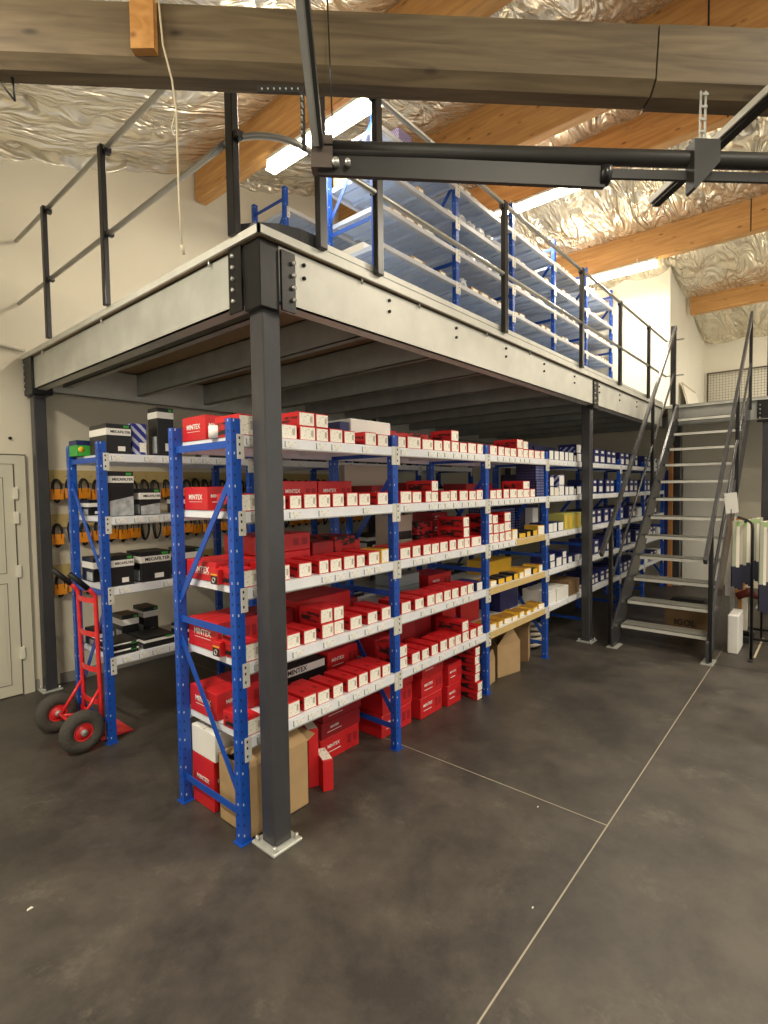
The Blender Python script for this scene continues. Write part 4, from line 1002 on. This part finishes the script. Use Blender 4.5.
tag(MB().tube([P(-12, 70, 2), P(0, 82, 2), P(15, 101, 2)], .004, 'black_steel', 6).tube([P(12, 78, 2), P(13, 86, 2), P(15, 101, 2)], [.007, .005, .004], 'black_steel', 6).build('wire_hook'), 'thin black wire hook hanging from the timber at far left', 'hook')

# ------------------------------------------------------------------ right-hand side: wiper display, floor items
wd = thing('display_rack', 'black tubular display rack holding hanging blade packs at the right edge', 'display rack')
MB().tube([(4.50, -1.375, .0), (4.46, -1.375, 1.24), (4.47, -1.37, 1.29), (4.52, -1.34, 1.315), (4.85, -1.22, 1.33)], .013, 'black_steel', 8).build('front_tube', wd)
MB().tube([(5.32, -1.385, 0), (5.32, -1.385, 1.25), (5.0, -1.55, 1.29), (4.5, -1.60, 1.3)], .010, 'black_steel', 8).build('side_tube', wd)
for x in (5.15, 5.62): MB().bbox(x, x + .035, -2.0, -1.15, .03, .055, 'black_steel').build('base_bar', wd)
MB().bbox(5.1, 5.16, -1.30, -1.24, 0, .06, 'rubber').bbox(5.55, 5.62, -1.25, -1.19, 0, .05, 'rubber').bbox(4.42, 4.50, -1.395, -1.355, .0, .012, 'rubber').build('foot', wd)
MB().tube([(4.6, -1.30, 1.30), (5.7, -1.25, 1.28)], .008, 'black_steel').tube([(4.6, -1.5, 1.28), (5.7, -1.45, 1.26)], .008, 'black_steel').build('hanging_rail', wd)
k = 0
for row, (yb, y1) in enumerate(((-1.20, -1.40), (-1.42, -1.62))):
    for i in range(9):
        x = 4.72 + .095 * i + .02 * row; y = yb - .019 * i if row == 0 else yb - .016 * i
        k += 1
        t = thing('blade_pack', '%s hanging blade pack, %s from left, %s row of the display' % ('green topped' if i % 2 else 'pale', nth(i + 1), 'left' if row == 0 else 'right'), 'blade pack', (x, y, 1.27), R(-40), 'blade packs on the display rack')
        MB().bbox(-.021, .021, -.006, .006, -.62 - .03 * (i % 3) - .22 * row, .03, ['pack_pale', 'cream_card', 'greige_card'][i % 3], .002).build('card', t)
        MB().box(-.022, .022, -.007, .007, -.62 - .03 * (i % 3) - .22 * row, -.42 - .02 * (i % 2) - .16 * row, 'ink_card').build('dark_lower_part', t)
        if i % 2: MB().box(-.022, .022, -.007, .007, -.03, .02, 'pack_green').build('green_header', t)
t = thing('sign_card', 'blank white card standing above the display rack', 'sign', (4.62, -1.185, 1.32))
MB().obox((0, .052, .155), (0, -.052, .165), .004, .20, 'white_card').build('card', t); MB().box(-.003, .003, -.004, .004, 0, .1, 'black_steel').build('stem', t)
tag(MB().bbox(5.72, 5.80, -1.19, -1.10, .35, 1.28, 'ply').box(5.74, 5.78, -1.16, -1.13, 0, .35, 'ply').build('wooden_board'), 'orange wooden board standing behind the stair foot', 'board')
tag(MB().bbox(5.82, 5.86, -1.13, -.99, .35, 1.28, 'white_card').box(5.83, 5.85, -1.08, -1.04, 0, .35, 'white_card').build('display_board'), 'narrow white panel standing beside the orange board', 'panel')
tag(MB().box(8.10, 8.16, .05, .11, 0, 2.3, 'ply').build('wooden_plank'), 'upright orange plank against the far end of the long rack', 'plank')
tag(MB().box(8.03, 8.06, .10, .15, 0, 1.9, 'navy_card').build('blue_panel'), 'narrow blue panel beside the upright plank', 'panel')
b_ = thing('cardboard_box', 'brown lettered cardboard box on the floor under the stairs', 'box', (5.12, -.70, 0), R(0))
MB().bbox(-.08, .16, -.24, .18, 0, .30, 'kraft_dark', .004).build('body', b_); lettering('IGOL', .09, 'black_card', b_, (-.0815, -.02, .14), '-x')
tag(MB().bbox(-.10, .10, -.22, .14, 0, .10, 'black_card', .03).build('black_bag', None, (5.16, -.70, .302)), 'black padded bag lying on the box under the stairs', 'bag')
tag(MB().bbox(4.62, 4.98, -1.26, -1.17, 0, .38, 'white_card', .008).build('white_box'), 'narrow white box standing on the floor right of the stair foot', 'box')
gd = thing('floor_fan', 'small dark red tool on a pale stand behind the stair foot', 'tool', (5.35, -1.18, 0))
MB().tube([(0, .02, .44), (0, -.10, .50), (.02, -.17, .44)], [.04, .05, .02], 'brown_case', 10).build('tool_body', gd); MB().bbox(-.02, .02, -.08, -.03, .08, .45, 'cream_card', .004).build('stand', gd); MB().bbox(-.06, .08, -.14, .02, 0, .08, 'black_steel', .01).build('base', gd)
gd.name = 'bench_tool'
gd.location.z = 0
tag(MB().box(4.60, 5.42, -1.402, -1.385, .0005, .0015, 'paint_line').build('floor_tape'), 'pale tape line on the floor under the display rack', 'tape')
for i, (x, y, s) in enumerate(((-.844, .495, .012), (.443, -1.056, .006), (1.078, -.793, .006))):
    tag(MB().prism([(x - s, y - s * .4, 0.0005), (x + s, y - s * .2, .0005), (x + s * .6, y + s * .8, .0005), (x - s * .7, y + s * .5, .0005)], (0, 0, .0015), 'debris').build('paper_scrap'), ['largest white paper scrap on the bare floor at left', 'tiny white scrap on the floor near the long joint', 'tiny white scrap on the floor below the short joint'][i], 'paper scrap')

tag(MB().box(8.55, 8.60, -.80, -.02, .06, 1.98, 'wall_white').box(8.55, 8.60, -.75, -.70, 0, .06, 'greige_card').box(8.55, 8.60, -.12, -.07, 0, .06, 'greige_card').build('wall_board'), 'large white board standing against the wall behind the stairs', 'board')
# tan fronts on the shelf edges of the third bay
for (a_, b__, s_) in ((2.74, 3.33, 3), (2.27, 3.33, 4), (2.27, 3.33, 5)):
    MB().box(a_ - X0, b__ - X0, -.0095, -.0045, -.054, -.001, 'tan_edge').build('edge_strip', bpy.data.objects['shelving_rack'], (0, 0, SH[s_ - 1]))
# ------------------------------------------------------------------ lamps
def tube_lamp(x, y0, y1, zc, label, power, w=.06, rx=0):
    t = thing('ceiling_lamp', label, 'lamp', (x, (y0 + y1) / 2, zc), rx, 'tube lamps under the roof beams')
    L = abs(y1 - y0)
    MB().bbox(-w / 2, w / 2, -L / 2, L / 2, .035, .07, 'lamp_white', .006).build('housing', t)
    MB().tube([(0, -L / 2 + .01, .0), (0, L / 2 - .01, .0)], w * .55, 'tube', 12).build('diffuser', t)
    for s_ in (-1, 1): MB().box(-.006, .006, s_ * L * .3 - .006, s_ * L * .3 + .006, .07, .13, 'lamp_white').build('bracket', t)
    la = bpy.data.lights.new('lamp_light', 'AREA'); la.shape = 'RECTANGLE'; la.size = w * 1.2; la.size_y = L; la.energy = power; la.color = (1, .91, .76)
    lo = bpy.data.objects.new('lamp_light', la); C.objects.link(lo); lo.location = (x, (y0 + y1) / 2, zc - .04); lo.rotation_euler = (0, 0, rx)
    lo.visible_camera = True
    return t
PW = 52
tube_lamp(1.56, .62, 1.92, 4.53, 'bright tube lamp nearest, at upper left behind the door track', PW, .085)
tube_lamp(4.71, .15, 1.45, 5.11, 'bright tube lamp in the middle, right of the upper rack', PW)
tube_lamp(6.65, -.03, 1.25, 4.73, 'tube lamp glowing over the white upper wall at right', PW, .07)
tube_lamp(3.66, -3.4, -2.2, 4.85, 'tube lamp under the deep ridge beam, beyond the right edge of view', PW)
for (x, y, zz, nm) in ((1.56, -3.6, 4.5, 'near the right'), (-1.2, -3.2, 3.95, 'behind the viewer, left'), (4.71, -3.6, 5.0, 'far to the right'), (-2.2, .4, 3.7, 'far left, added to brighten the wall'), (8.6, -2.6, 4.35, 'above the landing')):  # far left lamp is unseen, added to brighten the left wall
    tube_lamp(x, y - .65, y + .65, zz, 'tube lamp outside the view, ' + nm, PW * {1.56: 1.2, -1.2: 1.5, -2.2: 2.0}.get(x, 1.0))

# ------------------------------------------------------------------ world and view
w = bpy.data.worlds.new('World'); bpy.context.scene.world = w; w.use_nodes = True
bg = w.node_tree.nodes['Background']; bg.inputs[0].default_value = (1, .93, .82, 1); bg.inputs[1].default_value = .9
sc = bpy.context.scene
sc.view_settings.view_transform = 'Standard'; sc.view_settings.look = 'None'; sc.view_settings.exposure = .3; sc.view_settings.gamma = 1
sc.view_settings.use_curve_mapping = False
sc.cycles.use_denoising = True
sc.cycles.max_bounces = 8
